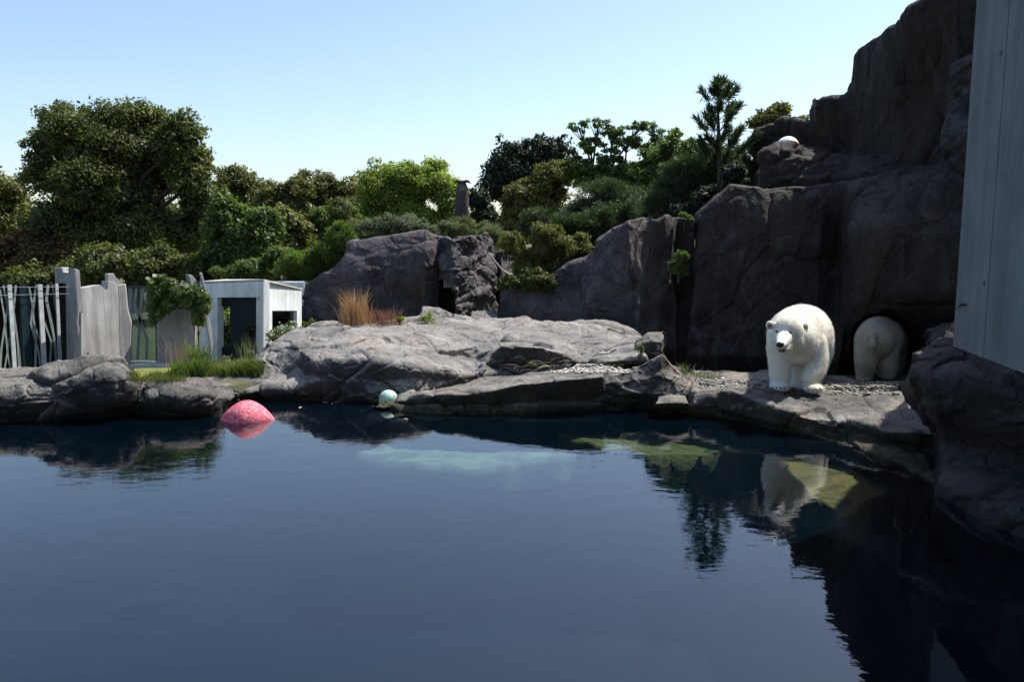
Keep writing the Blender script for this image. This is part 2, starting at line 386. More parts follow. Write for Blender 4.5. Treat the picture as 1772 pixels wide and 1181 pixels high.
def glass_mat(name, tint=(.55, .68, .66), refl=1.0):
    m, nt, b = mat(name); nt.nodes.remove(b)
    gl = nt.nodes.new('ShaderNodeBsdfGlossy'); gl.inputs['Roughness'].default_value = .02
    tr = nt.nodes.new('ShaderNodeBsdfTransparent'); tr.inputs[0].default_value = tint+(1,)
    fr = nt.nodes.new('ShaderNodeFresnel'); fr.inputs[0].default_value = 1.6
    mx = nt.nodes.new('ShaderNodeMixShader'); nt.links.new(fr.outputs[0], mx.inputs[0]); nt.links.new(tr.outputs[0], mx.inputs[1]); nt.links.new(gl.outputs[0], mx.inputs[2])
    nt.links.new(mx.outputs[0], nt.nodes['Material Output'].inputs[0]); return m
M_glass = glass_mat('green_glass')
def ground_mat():
    m, nt, b = mat('soil_and_litter'); v = coords(nt)
    c = ramp(nt, noise(nt, v, 1.2, 8, .65, .4), [(.3, (.05, .045, .03)), (.5, (.09, .085, .045)), (.7, (.06, .085, .025))])
    nt.links.new(c, b.inputs['Base Color']); b.inputs['Roughness'].default_value = .95
    bumpn(nt, b, noise(nt, v, 9, 8, .7), .9, .06); return m
M_ground = ground_mat()
M_moss = plain('yellow_moss', (.12, .13, .02), .95, 0, .25, 5, .02)

# ------------------------------------------------------------------ ground, pool, water
xs = np.concatenate([np.linspace(-600, -30, 26), np.linspace(-28, 28, 150), np.linspace(30, 600, 26)])
ys = np.concatenate([np.linspace(-60, 0, 8), np.linspace(.6, 40, 110), np.linspace(42, 90, 24), np.linspace(100, 900, 20)])
gx, gy = np.meshgrid(xs, ys); gx = gx.ravel(); gy = gy.ravel()
# back shore of the pool as y(x)
SHX = np.array([-30, -10, -8.6, -5.6, -4.7, -4.5, -2.0, -1.6, .2, 3.1, 4.2, 5.2, 5.6, 6.2, 30]); SHY = np.array([13.8, 13.9, 13.9, 14.0, 14.8, 15.6, 15.6, 15.0, 14.8, 14.7, 13.6, 12.5, 11.8, 9.0, 8.0])
shore = np.interp(gx, SHX, SHY)
t = np.clip((gy-shore+.1)/.5, 0, 1); zin = -3.4+t*(3.65)
hill = 3.0*np.exp(-(((gx-9)/7)**2+((gy-36)/6)**2))+1.5*np.exp(-(((gx+2)/9)**2+((gy-42)/6)**2))
dip = np.clip((gy-15.5)/9.5, 0, 1)*1.28*np.clip((4-gx)/2, 0, 1)*np.clip((60-gy)/20, 0, 1)+.8*np.clip((gy-15.2)/1.3, 0, 1)*np.clip((gx-1.5)/1.5, 0, 1)*np.clip((23-gy)/2, 0, 1)
t2 = np.clip((gy-shore-1)/8, 0, 1)
z = np.where(gy < shore+.5, zin, .25+.02*np.sin(gx*1.7)*np.cos(gy*1.3)+t2*.12)+hill*(gy > shore+2)-dip
z = np.where((np.abs(gx) > 26) | (gy < -3), np.maximum(z, .25), z)
GZ = z.reshape(len(ys), len(xs))
def gz(x, y):
    i = min(max(np.searchsorted(ys, y)-1, 0), len(ys)-2); j = min(max(np.searchsorted(xs, x)-1, 0), len(xs)-2); return float(GZ[i, j])
mobj('ground', np.stack([gx, gy, z], 1), gridfaces(len(ys), len(xs)), M_ground, smooth=True, kind='structure')
wx0, wx1, wy0, wy1 = -25.5, 25.5, -2.5, 17.5
bx = MB(); bx.box(((wx0+wx1)/2, (wy0+wy1)/2, -1.55), (wx1-wx0, wy1-wy0, 3.1)); bx.build('pool_water', M_water, kind='structure')
bx = MB(); bx.box((0, 7.4, -2.98), (50.6, 19.0, .2)); bx.build('pool_floor', M_basin, kind='structure')
# pale ledge under the middle of the pool, green ledges under the right bank
def ledge(name, poly, z0, th, m, label, seed):
    P3 = np.array([G(a, b, z0) for a, b in poly]); c = P3.mean(0); ring = []
    n = 72; ang = np.linspace(0, len(poly), n, endpoint=False)
    q = np.array([P3[int(a) % len(poly)]*(1-a % 1)+P3[(int(a)+1) % len(poly)]*(a % 1) for a in ang])
    q = q+np.stack([fbm(q*1.1, 3, seed+7), fbm(q*1.1+5, 3, seed+8), 0*q[:, 0]], 1)*.22
    V = []; K = 26
    for k in range(K):
        f = (k/(K-1)); V.append(c+(q-c)*f)
    V = np.array(V); V[..., 2] = z0+.07*fbm(V.reshape(-1, 3)*1.3, 4, seed).reshape(K, n)-.05
    V[-1, :, 2] -= th*.4; ext = V[-1].copy(); ext[:, :2] += (ext-c)[:, :2]*.06; ext[:, 2] -= th; V = np.concatenate([V, ext[None]])
    V = np.concatenate([V, V[:, :1]], 1)
    return mobj(name, V.reshape(-1, 3), gridfaces(K+1, n+1), m, smooth=True, label=label, cat='underwater rock')
ledge('sunken_ledge', [(600, 775), (700, 752), (850, 744), (1010, 742), (1110, 750), (1090, 775), (960, 792), (800, 800), (660, 800)], -.5, .3, M_palefloor, 'pale turquoise slab lying under the water in the middle of the pool', 3)
ledge('algae_ledge', [(960, 742), (1080, 728), (1200, 730), (1300, 745), (1330, 772), (1230, 790), (1120, 786), (1020, 768)], -.33, 1.2, M_algae, 'green algae covered rock under water below the peaked boulder', 4)
ledge('algae_ledge', [(1310, 752), (1380, 750), (1470, 775), (1560, 806), (1550, 830), (1520, 860), (1470, 892), (1420, 860), (1350, 810)], -.30, 1.2, M_algae2, 'olive brown rock slab under water in front of the walking bear', 5)
ledge('algae_ledge', [(1540, 800), (1640, 860), (1760, 930), (1760, 1010), (1640, 960), (1540, 880)], -.8, 1.2, M_black, 'dark rock step under water at the foot of the big boulder', 6)

# ------------------------------------------------------------------ rocks
patch('shore_boulder', [
    [(-70, 738, 0, 0), (0, 730, 0, 0), (100, 729, 0, 0), (180, 724, 0, 0), (215, 717, 0, 0), (252, 712, 0, 0)],
    [(-70, 700, 12.9), (60, 698, 12.9), (140, 695, 13.0), (200, 692, 13.0), (246, 690, 13.5)],
    [(-70, 672, 13.05), (60, 668, 13.05), (120, 655, 13.1), (180, 643, 13.1), (215, 655, 13.1), (246, 675, 13.5)],
    [(-70, 655, 13.5), (0, 653, 13.5), (50, 648, 13.5), (100, 640, 13.5), (150, 631, 13.5), (185, 629, 13.55), (215, 641, 13.5), (248, 664, 13.7)],
    [(-70, 648, 14.2), (0, 646, 14.2), (50, 643, 14.2), (100, 636, 14.2), (150, 631, 14.1), (185, 630, 14.0), (215, 642, 14.0), (252, 665, 14.1)]],
    M_shelf, M=330, N=150, amp=.08, famp=.17, fs=1.0, seed=3, skirt=.9, back=.9, drop=.5, lin=.1, label='long dark boulder at the left water edge below the glass fence', cat='boulder')
patch('shore_boulder', [
    [(232, 716, 0, 0), (300, 720, 0, 0), (375, 719, 0, 0), (398, 706, 0, 0), (412, 692, 0, 0)],
    [(234, 696, 13.4), (300, 690, 13.3), (355, 694, 13.3), (395, 692, 13.9), (412, 688, 14.3)],
    [(240, 672, 13.7), (290, 664, 13.6), (345, 662, 13.7), (385, 678, 13.9), (412, 680, 14.4)],
    [(246, 661, 14.1), (285, 655, 14.1), (320, 652, 14.1), (352, 656, 14.1), (380, 668, 14.3), (410, 676, 14.8)]],
    M_shelf, M=220, N=130, amp=.05, famp=.12, fs=1.2, seed=8, skirt=.9, back=.9, drop=.5, label='smooth grey boulder at the water edge left of the pink float', cat='boulder')
# bank + mound
patch('rock_mound', [
    [(380, 694, 0, 0), (450, 691, 0, 0), (530, 691, 0, 0), (600, 693, 0, 0), (640, 697, 0, 0), (700, 697, 0, .0), (770, 672, 0, .2), (850, 652, 0, .3), (950, 645, 0, .3), (1125, 630, 0, .3)],
    [(380, 684, 14.8), (450, 676, 14.9), (520, 668, 14.9), (534, 662, 14.85), (600, 658, 14.75), (650, 658, 14.75), (720, 658, 14.8), (800, 660, 15.2), (860, 640, 15.9), (950, 636, 16.1), (1050, 628, 16), (1125, 620, 16)],
    [(360, 668, 15.3), (430, 658, 15.5), (500, 648, 15.7), (528, 650, 15.5), (545, 628, 14.95), (575, 621, 14.8), (640, 620, 14.75), (710, 632, 14.85), (780, 645, 15.15), (828, 650, 15.5), (845, 612, 15.85), (868, 598, 15.9), (940, 602, 15.9), (1000, 624, 16.1), (1060, 614, 16.6), (1125, 608, 16.5)],
    [(320, 655, 15.8), (420, 643, 16.0), (470, 620, 16.1), (515, 603, 16.1), (560, 600, 16.0), (620, 596, 16.2), (690, 603, 16.3), (760, 612, 16.5), (820, 608, 16.8), (862, 584, 16.9), (930, 586, 16.9), (1000, 600, 16.9), (1060, 602, 16.8), (1125, 604, 16.6)],
    [(300, 652, 16.3), (420, 638, 16.6), (470, 605, 16.7), (515, 582, 17.0), (600, 575, 17.0), (700, 584, 17.2), (780, 586, 17.4), (860, 578, 17.6), (930, 575, 17.6), (1020, 578, 17.6), (1070, 590, 17.4), (1125, 598, 17.0)],
    [(300, 648, 16.8), (425, 636, 17.2), (480, 590, 17.4), (515, 569, 17.8), (600, 565, 18), (700, 566, 18.3), (800, 564, 18.4), (905, 562, 18.4), (1030, 562, 18.3), (1090, 580, 17.8), (1125, 596, 17.3)],
    [(300, 646, 17.3), (428, 634, 17.8), (484, 580, 18.2), (512, 567, 18.5), (560, 562, 18.8), (650, 560, 19), (740, 558, 19.2), (830, 556, 19.2), (905, 554, 19.2), (960, 560, 19.2), (1030, 556, 19), (1060, 563, 18.8), (1095, 578, 18.3), (1125, 594, 17.8)]],
    M_pale, M=560, N=260, amp=.09, famp=.18, fs=.75, seed=14, skirt=.9, back=1.2, drop=.9, lin=.5, strat=.03, label='broad pale grey rock mound in the middle behind the pool', cat='rock mound')
patch('rock_shelf', [
    [(676, 709, 0, 0), (690, 711, 0, 0), (760, 716, 0, 0), (850, 716, 0, 0), (950, 716, 0, 0), (1050, 712, 0, 0)],
    [(680, 702, 14.2), (700, 702, 14.1), (760, 702, 13.9), (850, 700, 13.85), (950, 694, 13.8), (1050, 690, 13.9)],
    [(682, 696, 14.1), (700, 694, 14.0), (744, 685, 13.7), (805, 684, 13.55), (853, 677, 13.5), (900, 665, 13.5), (1000, 656, 13.5), (1050, 651, 13.6)],
    [(688, 689, 14.8), (700, 684, 14.8), (750, 675, 14.7), (805, 671, 14.6), (853, 662, 14.5), (900, 655, 14.5), (1000, 651, 14.5), (1050, 648, 14.5)],
    [(700, 682, 15.2), (720, 678, 15.2), (800, 660, 15.5), (850, 652, 15.5), (950, 647, 15.6), (1080, 643, 15.6)]],
    M_shelf, M=360, N=140, amp=.05, famp=.10, fs=1.1, seed=21, skirt=.9, back=1.5, drop=.2, strat=.04, label='flat grey rock shelf along the water holding driftwood and pebbles', cat='rock shelf')
mb = patch('shore_rock', [
    [(644, 708, 0, -.02), (664, 711, 0, -.02), (688, 708, 0, -.02)],
    [(644, 705, 14.05), (662, 706, 13.95), (690, 704, 14.05)],
    [(654, 698, 14.2), (668, 694, 14.15), (688, 697, 14.2)]],
    M_pale, M=60, N=50, amp=.03, famp=.08, fs=2.2, seed=25, skirt=.4, back=.3, drop=.4, ends=.2, label='small pale block at the tip of the shelf beside the green ball', cat='rock')
patch('peaked_boulder', [
    [(1028, 712, 0, 0), (1100, 708, 0, 0), (1165, 715, 0, 0), (1225, 718, 0, 0)],
    [(1028, 690, 13.9), (1100, 682, 13.7), (1150, 684, 13.7), (1225, 695, 13.9)],
    [(1030, 665, 13.9), (1100, 655, 13.8), (1150, 650, 13.8), (1180, 662, 13.9), (1225, 678, 14.0)],
    [(1033, 650, 14.1), (1100, 633, 14.0), (1132, 621, 14.0), (1146, 613, 14.0), (1165, 630, 14.1), (1200, 652, 14.2), (1235, 663, 14.3)],
    [(1045, 648, 14.5), (1100, 634, 14.5), (1150, 616, 14.4), (1170, 634, 14.5), (1200, 654, 14.6), (1245, 664, 14.7)]],
    M_shelf, M=200, N=140, amp=.05, famp=.14, fs=1.3, seed=30, skirt=.9, back=.8, drop=.7, ends=.5, lin=.7, label='peaked grey boulder on the water edge between shelf and bear', cat='boulder')
patch('rock_shelf', [
    [(1190, 718, 0, 0), (1250, 724, 0, 0), (1320, 740, 0, 0), (1400, 757, 0, 0), (1480, 777, 0, 0), (1560, 806, 0, 0), (1640, 850, 0, 0)],
    [(1190, 702, 13.4), (1250, 704, 13.2), (1310, 722, 12.6), (1400, 742, 12.05), (1479, 752, 11.7), (1540, 768, 11.3), (1640, 790, 10.9)],
    [(1190, 684, 13.6), (1221, 680, 13.4), (1263, 674, 13.2), (1303, 690, 12.7), (1357, 711, 12.25), (1435, 730, 11.8), (1479, 729, 11.75), (1536, 746, 11.2), (1640, 746, 10.9)],
    [(1190, 672, 0, .42), (1240, 667, 0, .46), (1300, 675, 0, .44), (1340, 686, 0, .40), (1430, 700, 0, .34), (1500, 708, 0, .33), (1640, 715, 0, .33)],
    [(1190, 662, 0, .45), (1240, 660, 0, .48), (1330, 668, 0, .46), (1430, 676, 0, .42), (1500, 680, 0, .40), (1660, 684, 0, .40)],
    [(1190, 660, 15.6), (1330, 664, 15.7), (1430, 668, 15.8), (1640, 668, 15.6)]],
    M_shelf, M=360, N=170, amp=.035, famp=.11, fs=1.3, seed=35, skirt=.9, back=1.6, drop=.05, strat=.03, label='stepped rock shelf that the walking bear stands on', cat='rock shelf')
patch('round_stone', [
    [(1128, 712, 0, 0), (1160, 714, 0, 0), (1194, 712, 0, 0)],
    [(1130, 700, 13.3), (1160, 700, 13.2), (1193, 700, 13.3)],
    [(1138, 690, 13.5), (1160, 686, 13.4), (1186, 690, 13.5)]],
    M_shelf, M=60, N=50, amp=.02, famp=.03, fs=2, seed=36, skirt=.4, back=.3, drop=.4, ends=.2, smooth=True, label='low rounded stone at the waterline below the peaked boulder', cat='stone')
patch('big_boulder', [
    [(1606, 815, 0, 0), (1640, 858, 0, 0), (1700, 895, 0, 0), (1772, 935, 0, 0), (1900, 1000, 0, 0)],
    [(1604, 745, 10.3), (1640, 770, 9.9), (1700, 790, 9.4), (1772, 820, 8.9), (1900, 860, 8.2)],
    [(1566, 662, 10.2), (1600, 672, 9.8), (1640, 690, 9.5), (1700, 700, 9.2), (1772, 720, 8.8), (1900, 750, 8.2)],
    [(1572, 622, 10.3), (1610, 626, 10.0), (1640, 630, 9.7), (1700, 650, 9.3), (1772, 690, 8.9), (1900, 720, 8.3)],
    [(1592, 604, 10.6), (1612, 600, 10.5), (1650, 598, 10.4), (1690, 614, 10.0), (1772, 668, 9.4), (1900, 700, 8.8)],
    [(1610, 602, 11.1), (1640, 597, 11.0), (1690, 610, 10.8), (1772, 640, 10.2), (1900, 660, 9.4)]],
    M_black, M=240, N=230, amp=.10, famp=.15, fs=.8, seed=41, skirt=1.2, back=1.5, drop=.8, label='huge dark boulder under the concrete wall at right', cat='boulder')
patch('ledge_rock', [
    [(1556, 672, 14.0), (1680, 668, 13.4), (1780, 668, 12.8)],
    [(1582, 622, 14.0), (1660, 605, 13.3), (1780, 600, 12.8)],
    [(1606, 582, 14.3), (1622, 570, 14.2), (1650, 560, 13.9), (1780, 530, 13.2)]],
    M_black, M=120, N=70, amp=.08, famp=.22, fs=1.2, seed=44, back=1.4, drop=.5, label='sloping rock between the cave mouth and the concrete wall', cat='rock')
# cliffs
def cave_mod(V, B):
    px, py = project(B); sd_ = .5+.5*np.clip((px-1470)/60, 0, 1)
    wob = 9*np.sin(px*.09)+6*np.sin(py*.07)
    def mask(cx, hw, top, soft):
        arch = np.sqrt(np.clip(((px-cx+wob*.4)/hw)**2+np.clip((640-py)/(640-top), 0, 9)**2*(py < 640), 0, 9)); return np.clip((1-arch)/soft, 0, 1)
    V[:, 1] += .5*mask(1500, 52, 496, .5)+3.0*mask(1548, 66, 532, .22)**.8
    return V
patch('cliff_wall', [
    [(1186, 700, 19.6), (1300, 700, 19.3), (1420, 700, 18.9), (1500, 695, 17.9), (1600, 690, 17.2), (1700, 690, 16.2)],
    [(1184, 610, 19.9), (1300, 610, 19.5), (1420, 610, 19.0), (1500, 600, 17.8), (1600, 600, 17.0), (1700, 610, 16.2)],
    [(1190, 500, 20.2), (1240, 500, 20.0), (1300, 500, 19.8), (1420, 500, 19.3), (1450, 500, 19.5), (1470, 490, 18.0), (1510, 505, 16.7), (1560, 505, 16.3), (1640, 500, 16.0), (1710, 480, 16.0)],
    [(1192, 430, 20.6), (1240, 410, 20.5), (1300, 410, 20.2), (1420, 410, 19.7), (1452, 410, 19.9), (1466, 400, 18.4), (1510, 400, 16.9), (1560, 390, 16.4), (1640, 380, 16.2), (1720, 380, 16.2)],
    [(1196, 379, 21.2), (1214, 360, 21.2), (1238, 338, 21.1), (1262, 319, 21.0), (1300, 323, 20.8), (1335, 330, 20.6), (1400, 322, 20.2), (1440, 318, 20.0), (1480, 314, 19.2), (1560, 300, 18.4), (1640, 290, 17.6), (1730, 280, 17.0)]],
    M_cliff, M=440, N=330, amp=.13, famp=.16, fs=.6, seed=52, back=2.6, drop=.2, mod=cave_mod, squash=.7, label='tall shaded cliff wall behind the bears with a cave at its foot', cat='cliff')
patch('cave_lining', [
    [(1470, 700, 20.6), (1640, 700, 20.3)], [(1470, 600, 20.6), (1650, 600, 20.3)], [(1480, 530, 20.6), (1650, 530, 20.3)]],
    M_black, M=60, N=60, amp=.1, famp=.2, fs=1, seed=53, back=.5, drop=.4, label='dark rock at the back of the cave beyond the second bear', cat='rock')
patch('cliff_ledge', [
    [(1303, 340, 22.4), (1440, 345, 21.6), (1560, 340, 19.6), (1700, 330, 18.4)],
    [(1303, 318, 22.4), (1340, 310, 22.0), (1440, 305, 21.4), (1560, 300, 19.4), (1700, 290, 18.2)],
    [(1306, 300, 22.6), (1322, 268, 22.6), (1345, 254, 22.5), (1380, 249, 22.4), (1430, 256, 22.2), (1500, 268, 21.4), (1600, 262, 19.6), (1710, 240, 18.6)]],
    M_cliff, M=240, N=90, amp=.12, famp=.25, fs=.8, seed=57, back=3.5, drop=-.6, label='stepped ledge on top of the cliff wall carrying the white dome', cat='rock ledge')
patch('upper_cliff', [
    [(1335, 330, 27), (1420, 330, 24), (1560, 330, 20), (1660, 330, 17.5), (1760, 330, 17.5)],
    [(1325, 262, 26.8), (1345, 262, 26), (1420, 262, 23.6), (1480, 250, 22.4), (1560, 250, 20), (1640, 240, 18.4), (1680, 240, 17.2), (1760, 240, 16.8)],
    [(1298, 236, 27), (1345, 226, 26), (1408, 222, 23.6), (1420, 200, 23.2), (1480, 190, 22.2), (1560, 180, 19.9), (1636, 160, 18.6), (1650, 160, 17.4), (1760, 150, 16.9)],
    [(1298, 226, 27.2), (1312, 222, 27), (1345, 211, 26.2), (1375, 208, 25), (1406, 213, 23.7), (1409, 176, 23.3), (1425, 168, 23.2), (1460, 163, 22.9), (1470, 155, 22.7), (1479, 138, 22.6), (1481, 96, 22.4), (1490, 84, 22.2), (1530, 62, 20.6), (1560, 42, 19.4), (1580, 22, 18.9), (1604, 6, 18.4), (1630, -10, 18), (1650, -10, 17.6), (1760, -60, 17)]],
    M_cliff, M=380, N=230, amp=.14, famp=.22, fs=.45, seed=61, back=4, drop=1, squash=.8, label='high stepped cliff rising to the top of the picture at right', cat='cliff')
patch('cliff_buttress', [
    [(1655, 690, 16.7), (1700, 690, 15.5), (1800, 690, 15.1), (1950, 690, 15.1)],
    [(1640, 500, 16.9), (1700, 500, 15.7), (1800, 500, 15.3), (1950, 500, 15.1)],
    [(1640, 300, 17.1), (1700, 300, 15.9), (1800, 300, 15.5), (1950, 300, 15.1)],
    [(1640, 120, 17.7), (1700, 90, 16.5), (1800, 90, 16.1), (1950, 110, 15.5)]],
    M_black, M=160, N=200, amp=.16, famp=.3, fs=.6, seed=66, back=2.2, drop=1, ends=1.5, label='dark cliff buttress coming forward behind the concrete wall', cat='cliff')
patch('unseen_side_cliff', [
    [(1790, 1100, 0, -.5), (1960, 1100, 0, -.5)], [(1800, 650, 11.6), (2100, 650, 7)], [(1800, 300, 11.6), (2100, 300, 7)], [(1800, -60, 11.8), (2100, -400, 7.3)]],
    M_cliff, M=60, N=90, amp=.2, famp=.3, fs=.5, seed=67, back=2.2, drop=1, label='unseen cliff beyond the concrete wall at the right edge', cat='cliff')  # out of view, sized to keep the big boulder in shade
patch('cliff_wall', [
    [(1108, 640, 20.70), (1135, 660, 20.32), (1200, 668, 20.57)],
    [(1112, 560, 21.46), (1138, 560, 20.96), (1165, 560, 20.96), (1172, 560, 21.59), (1200, 560, 21.46)],
    [(1116, 470, 21.59), (1134, 470, 21.21), (1160, 470, 21.08), (1172, 470, 21.84), (1204, 470, 21.59)],
    [(1126, 382, 21.84), (1136, 384, 21.59), (1150, 377, 21.59), (1170, 375, 21.84), (1204, 380, 21.84)]],
    M_cliff, M=100, N=220, amp=.07, famp=.12, fs=.8, seed=71, back=1.8, drop=.3, squash=.6, label='narrow upright cliff column left of the tall wall', cat='cliff')
patch('cliff_wall', [
    [(860, 570, 27.32), (950, 572, 26.22), (1040, 575, 25.39), (1090, 610, 24.56), (1135, 622, 24.91)],
    [(862, 540, 27.32), (950, 540, 26.22), (1000, 540, 25.81), (1015, 540, 25.39), (1045, 540, 25.12), (1100, 550, 24.56), (1112, 560, 24.15), (1135, 590, 25.74)],
    [(862, 500, 27.46), (950, 500, 26.50), (1000, 500, 26.22), (1015, 500, 25.53), (1045, 500, 25.25), (1095, 500, 24.56), (1118, 500, 25.33), (1135, 500, 26.02)],
    [(862, 490, 27.60), (940, 485, 26.63), (985, 460, 26.50), (1035, 448, 25.67), (1060, 440, 25.12), (1090, 440, 24.43), (1128, 440, 26.02), (1136, 440, 26.15)],
    [(862, 482, 27.88), (900, 480, 27.60), (940, 478, 27.32), (960, 470, 27.19), (980, 452, 27.05), (1028, 438, 26.22), (1032, 420, 25.94), (1060, 396, 25.53), (1086, 382, 24.56), (1124, 376, 26.15), (1136, 381, 26.43)]],
    M_back, M=330, N=220, amp=.10, famp=.10, fs=.7, seed=75, back=2, drop=.2, label='purple grey cliff stepping down to the left under the shrubs', cat='cliff')
patch('cliff_foot_rock', [
    [(1095, 622, 16.6), (1150, 628, 16.2)], [(1098, 600, 16.6), (1125, 590, 16.4), (1150, 592, 16.4)], [(1100, 590, 17), (1122, 577, 16.9), (1150, 572, 17)]],
    M_shelf, M=50, N=40, amp=.04, famp=.1, fs=1.8, seed=77, back=.4, drop=.5, ends=.2, label='small angular rock at the foot of the narrow cliff column', cat='rock')
def door_mod(V, B):
    px, py = project(B)
    a = np.sqrt(((px-771)/17)**2+(np.clip(520-py, 0, 99)/38)**2); V[:, 1] += 2.0*np.clip((1-a)/.2, 0, 1)
    return V
patch('cave_rock', [
    [(520, 575, 28.98), (620, 575, 28.43), (745, 575, 28.98), (765, 575, 29.39)],
    [(522, 530, 29.12), (620, 530, 28.57), (745, 530, 29.26), (765, 530, 29.67)],
    [(526, 500, 29.26), (540, 491, 29.26), (560, 482, 29.26), (590, 475, 28.98), (620, 470, 28.70), (735, 460, 28.84), (748, 460, 29.12), (765, 460, 29.67)],
    [(528, 498, 29.39), (542, 488, 29.39), (562, 477, 29.39), (590, 461, 29.39), (598, 440, 29.39), (601, 424, 29.39), (606, 419, 29.39), (650, 409, 29.26), (700, 401, 29.26), (738, 396, 29.26), (748, 402, 29.39), (765, 412, 29.81)]],
    M_back, M=260, N=190, amp=.12, famp=.14, fs=.55, seed=81, back=2, drop=.6, label='wide purple grey rock face left of the small dark doorway', cat='rock')
patch('cave_rock', [
    [(748, 575, 29.81), (775, 575, 28.98), (792, 575, 28.01), (852, 575, 31.35), (858, 575, 32.04)],
    [(750, 500, 29.81), (775, 500, 29.12), (786, 500, 28.29), (852, 500, 31.48), (859, 500, 32.17)],
    [(750, 440, 29.81), (775, 440, 28.98), (783, 440, 28.29), (846, 440, 31.48), (857, 445, 32.17)],
    [(750, 415, 30.08), (770, 412, 29.53), (783, 414, 28.70), (815, 408, 29.53), (841, 403, 31.76), (846, 415, 32.04), (853, 432, 32.45)]],
    M_back, M=180, N=220, amp=.08, famp=.22, fs=1.1, seed=86, back=1.6, drop=.6, mod=door_mod, strat=.10, label='craggy sunlit rock tower with the small dark doorway at its side', cat='rock')
patch('back_rock', [
    [(845, 565, 32.57), (880, 565, 32.02), (900, 565, 32.84)], [(846, 480, 32.57), (868, 480, 31.74), (900, 480, 32.98)], [(848, 439, 33.12), (868, 437, 32.29), (886, 444, 32.84), (898, 462, 33.12)]],
    M_back, M=80, N=100, amp=.06, famp=.2, fs=1, seed=90, back=1, drop=.6, label='low grey rock with a rope behind the craggy tower', cat='rock')
for k, (a, b, h, yy, lb) in enumerate([(728, 790, 26, 26.0, 'long low slab in front of the small dark doorway'), (782, 830, 12, 25.6, 'flat dark stone between the slabs near the doorway'), (812, 866, 22, 26.0, 'pale tilted slab at the foot of the craggy tower')]):
    y0 = 560
    patch('low_slab', [[(a, y0+6, yy-.2), ((a+b)/2, y0+8, yy-.5), (b, y0+6, yy-.2)], [(a+1, y0-h*.5, yy-.1), ((a+b)/2, y0-h*.4, yy-.3), (b-1, y0-h*.4, yy)], [(a+3, y0-h, yy+.2), ((a+b)/2, y0-h*.95, yy), (b-4, y0-h*.6, yy+.2)]],
          M_pale, M=70, N=45, amp=.03, famp=.08, fs=1.6, seed=93+k, back=.8, drop=.5, ends=.3, label=lb, cat='rock', group='slabs behind the mound')
vm = empty('doorway_grille', P(774, 497, 29.2), 'small pale slatted grille inside the dark rock doorway', 'grille')
for k in range(4):
    mb = MB(); a = P(769+k*3.2, 490, 29.4); mb.box(a, (.03, .02, .24)); mb.build('slat', M_slat, vm)
a, b = P(767, 484, 29.43), P(781, 484, 29.43); mb = MB(); mb.box((a+b)/2, (b[0]-a[0], .02, .02)); mb.build('rail', M_slat, vm); mb = MB(); mb.box((P(767, 497, 29.43)+P(781, 497, 29.43))/2, (b[0]-a[0], .02, .02)); mb.build('rail', M_slat, vm)
mb = MB(); mb.tube([P(848, 440, 29.6), P(856, 452, 29.8), P(868, 466, 30.5), P(880, 474, 31.2), P(890, 474, 31.6)], [.03]*5, 6); mb.build('rope', M_rope, label='pale rope slung between the craggy tower and the low rock behind', cat='rope')

# ------------------------------------------------------------------ concrete wall at right
wall = empty('concrete_wall', (5.2, 8.6, 1.7), 'tall pitted grey concrete wall standing over the big boulder', 'wall')
A_ = P(1648, 600, 9.35); zb = A_[2]; X0 = A_[0]
Bq = G(1772, 648, zb)
def wp(px, py):      # point on the vertical plane through A_ and Bq
    d = Bq-A_; r = ray(px, py)
    n = np.array([-d[1], d[0], 0]); o = np.array([0, 0, CAMZ]); t = n.dot(A_-o)/n.dot(r); return o+r*t
dA = Bq-A_; dA[2] = 0; ln = np.linalg.norm(dA); dA /= ln; nrm = np.array([dA[1], -dA[0], 0]); nrm = nrm if nrm[0] > 0 else -nrm
sj = (wp(1705, 560)-A_).dot(dA)
def seg(s0, s1, off=0):
    mb = MB(); a = A_+dA*s0+nrm*off; b = A_+dA*s1+nrm*off
    mb.prism([(a[0], a[1], zb), (b[0], b[1], zb), (b[0], b[1], zb+6.2), (a[0], a[1], zb+6.2)], nrm*.45); return mb
bevel(seg(0, sj-.006).build('wall_panel', M_pillar, wall), .012); bevel(seg(sj+.006, sj+3.5, .003).build('wall_panel', M_pillar, wall), .012)
for (a, b) in ((1732, 92), (1703, 490)):
    c = wp(a, b); mb = MB(); mb.tube([c-nrm*.004, c+nrm*.02], [.028, .028], 12); mb.build('tie_hole', M_iron, wall)
c = wp(1672, 528); mb = MB(); mb.tube([c+nrm*.03, c-nrm*.07], [.013, .013], 8); mb.tube([c-nrm*.05, c-nrm*.06], [.026, .026], 8); mb.tube([c-nrm*.055, c-nrm*.1-dA*.08+np.array([0, 0, -.07])], [.006, .005], 6); mb.build('anchor_bolt', M_iron, wall)

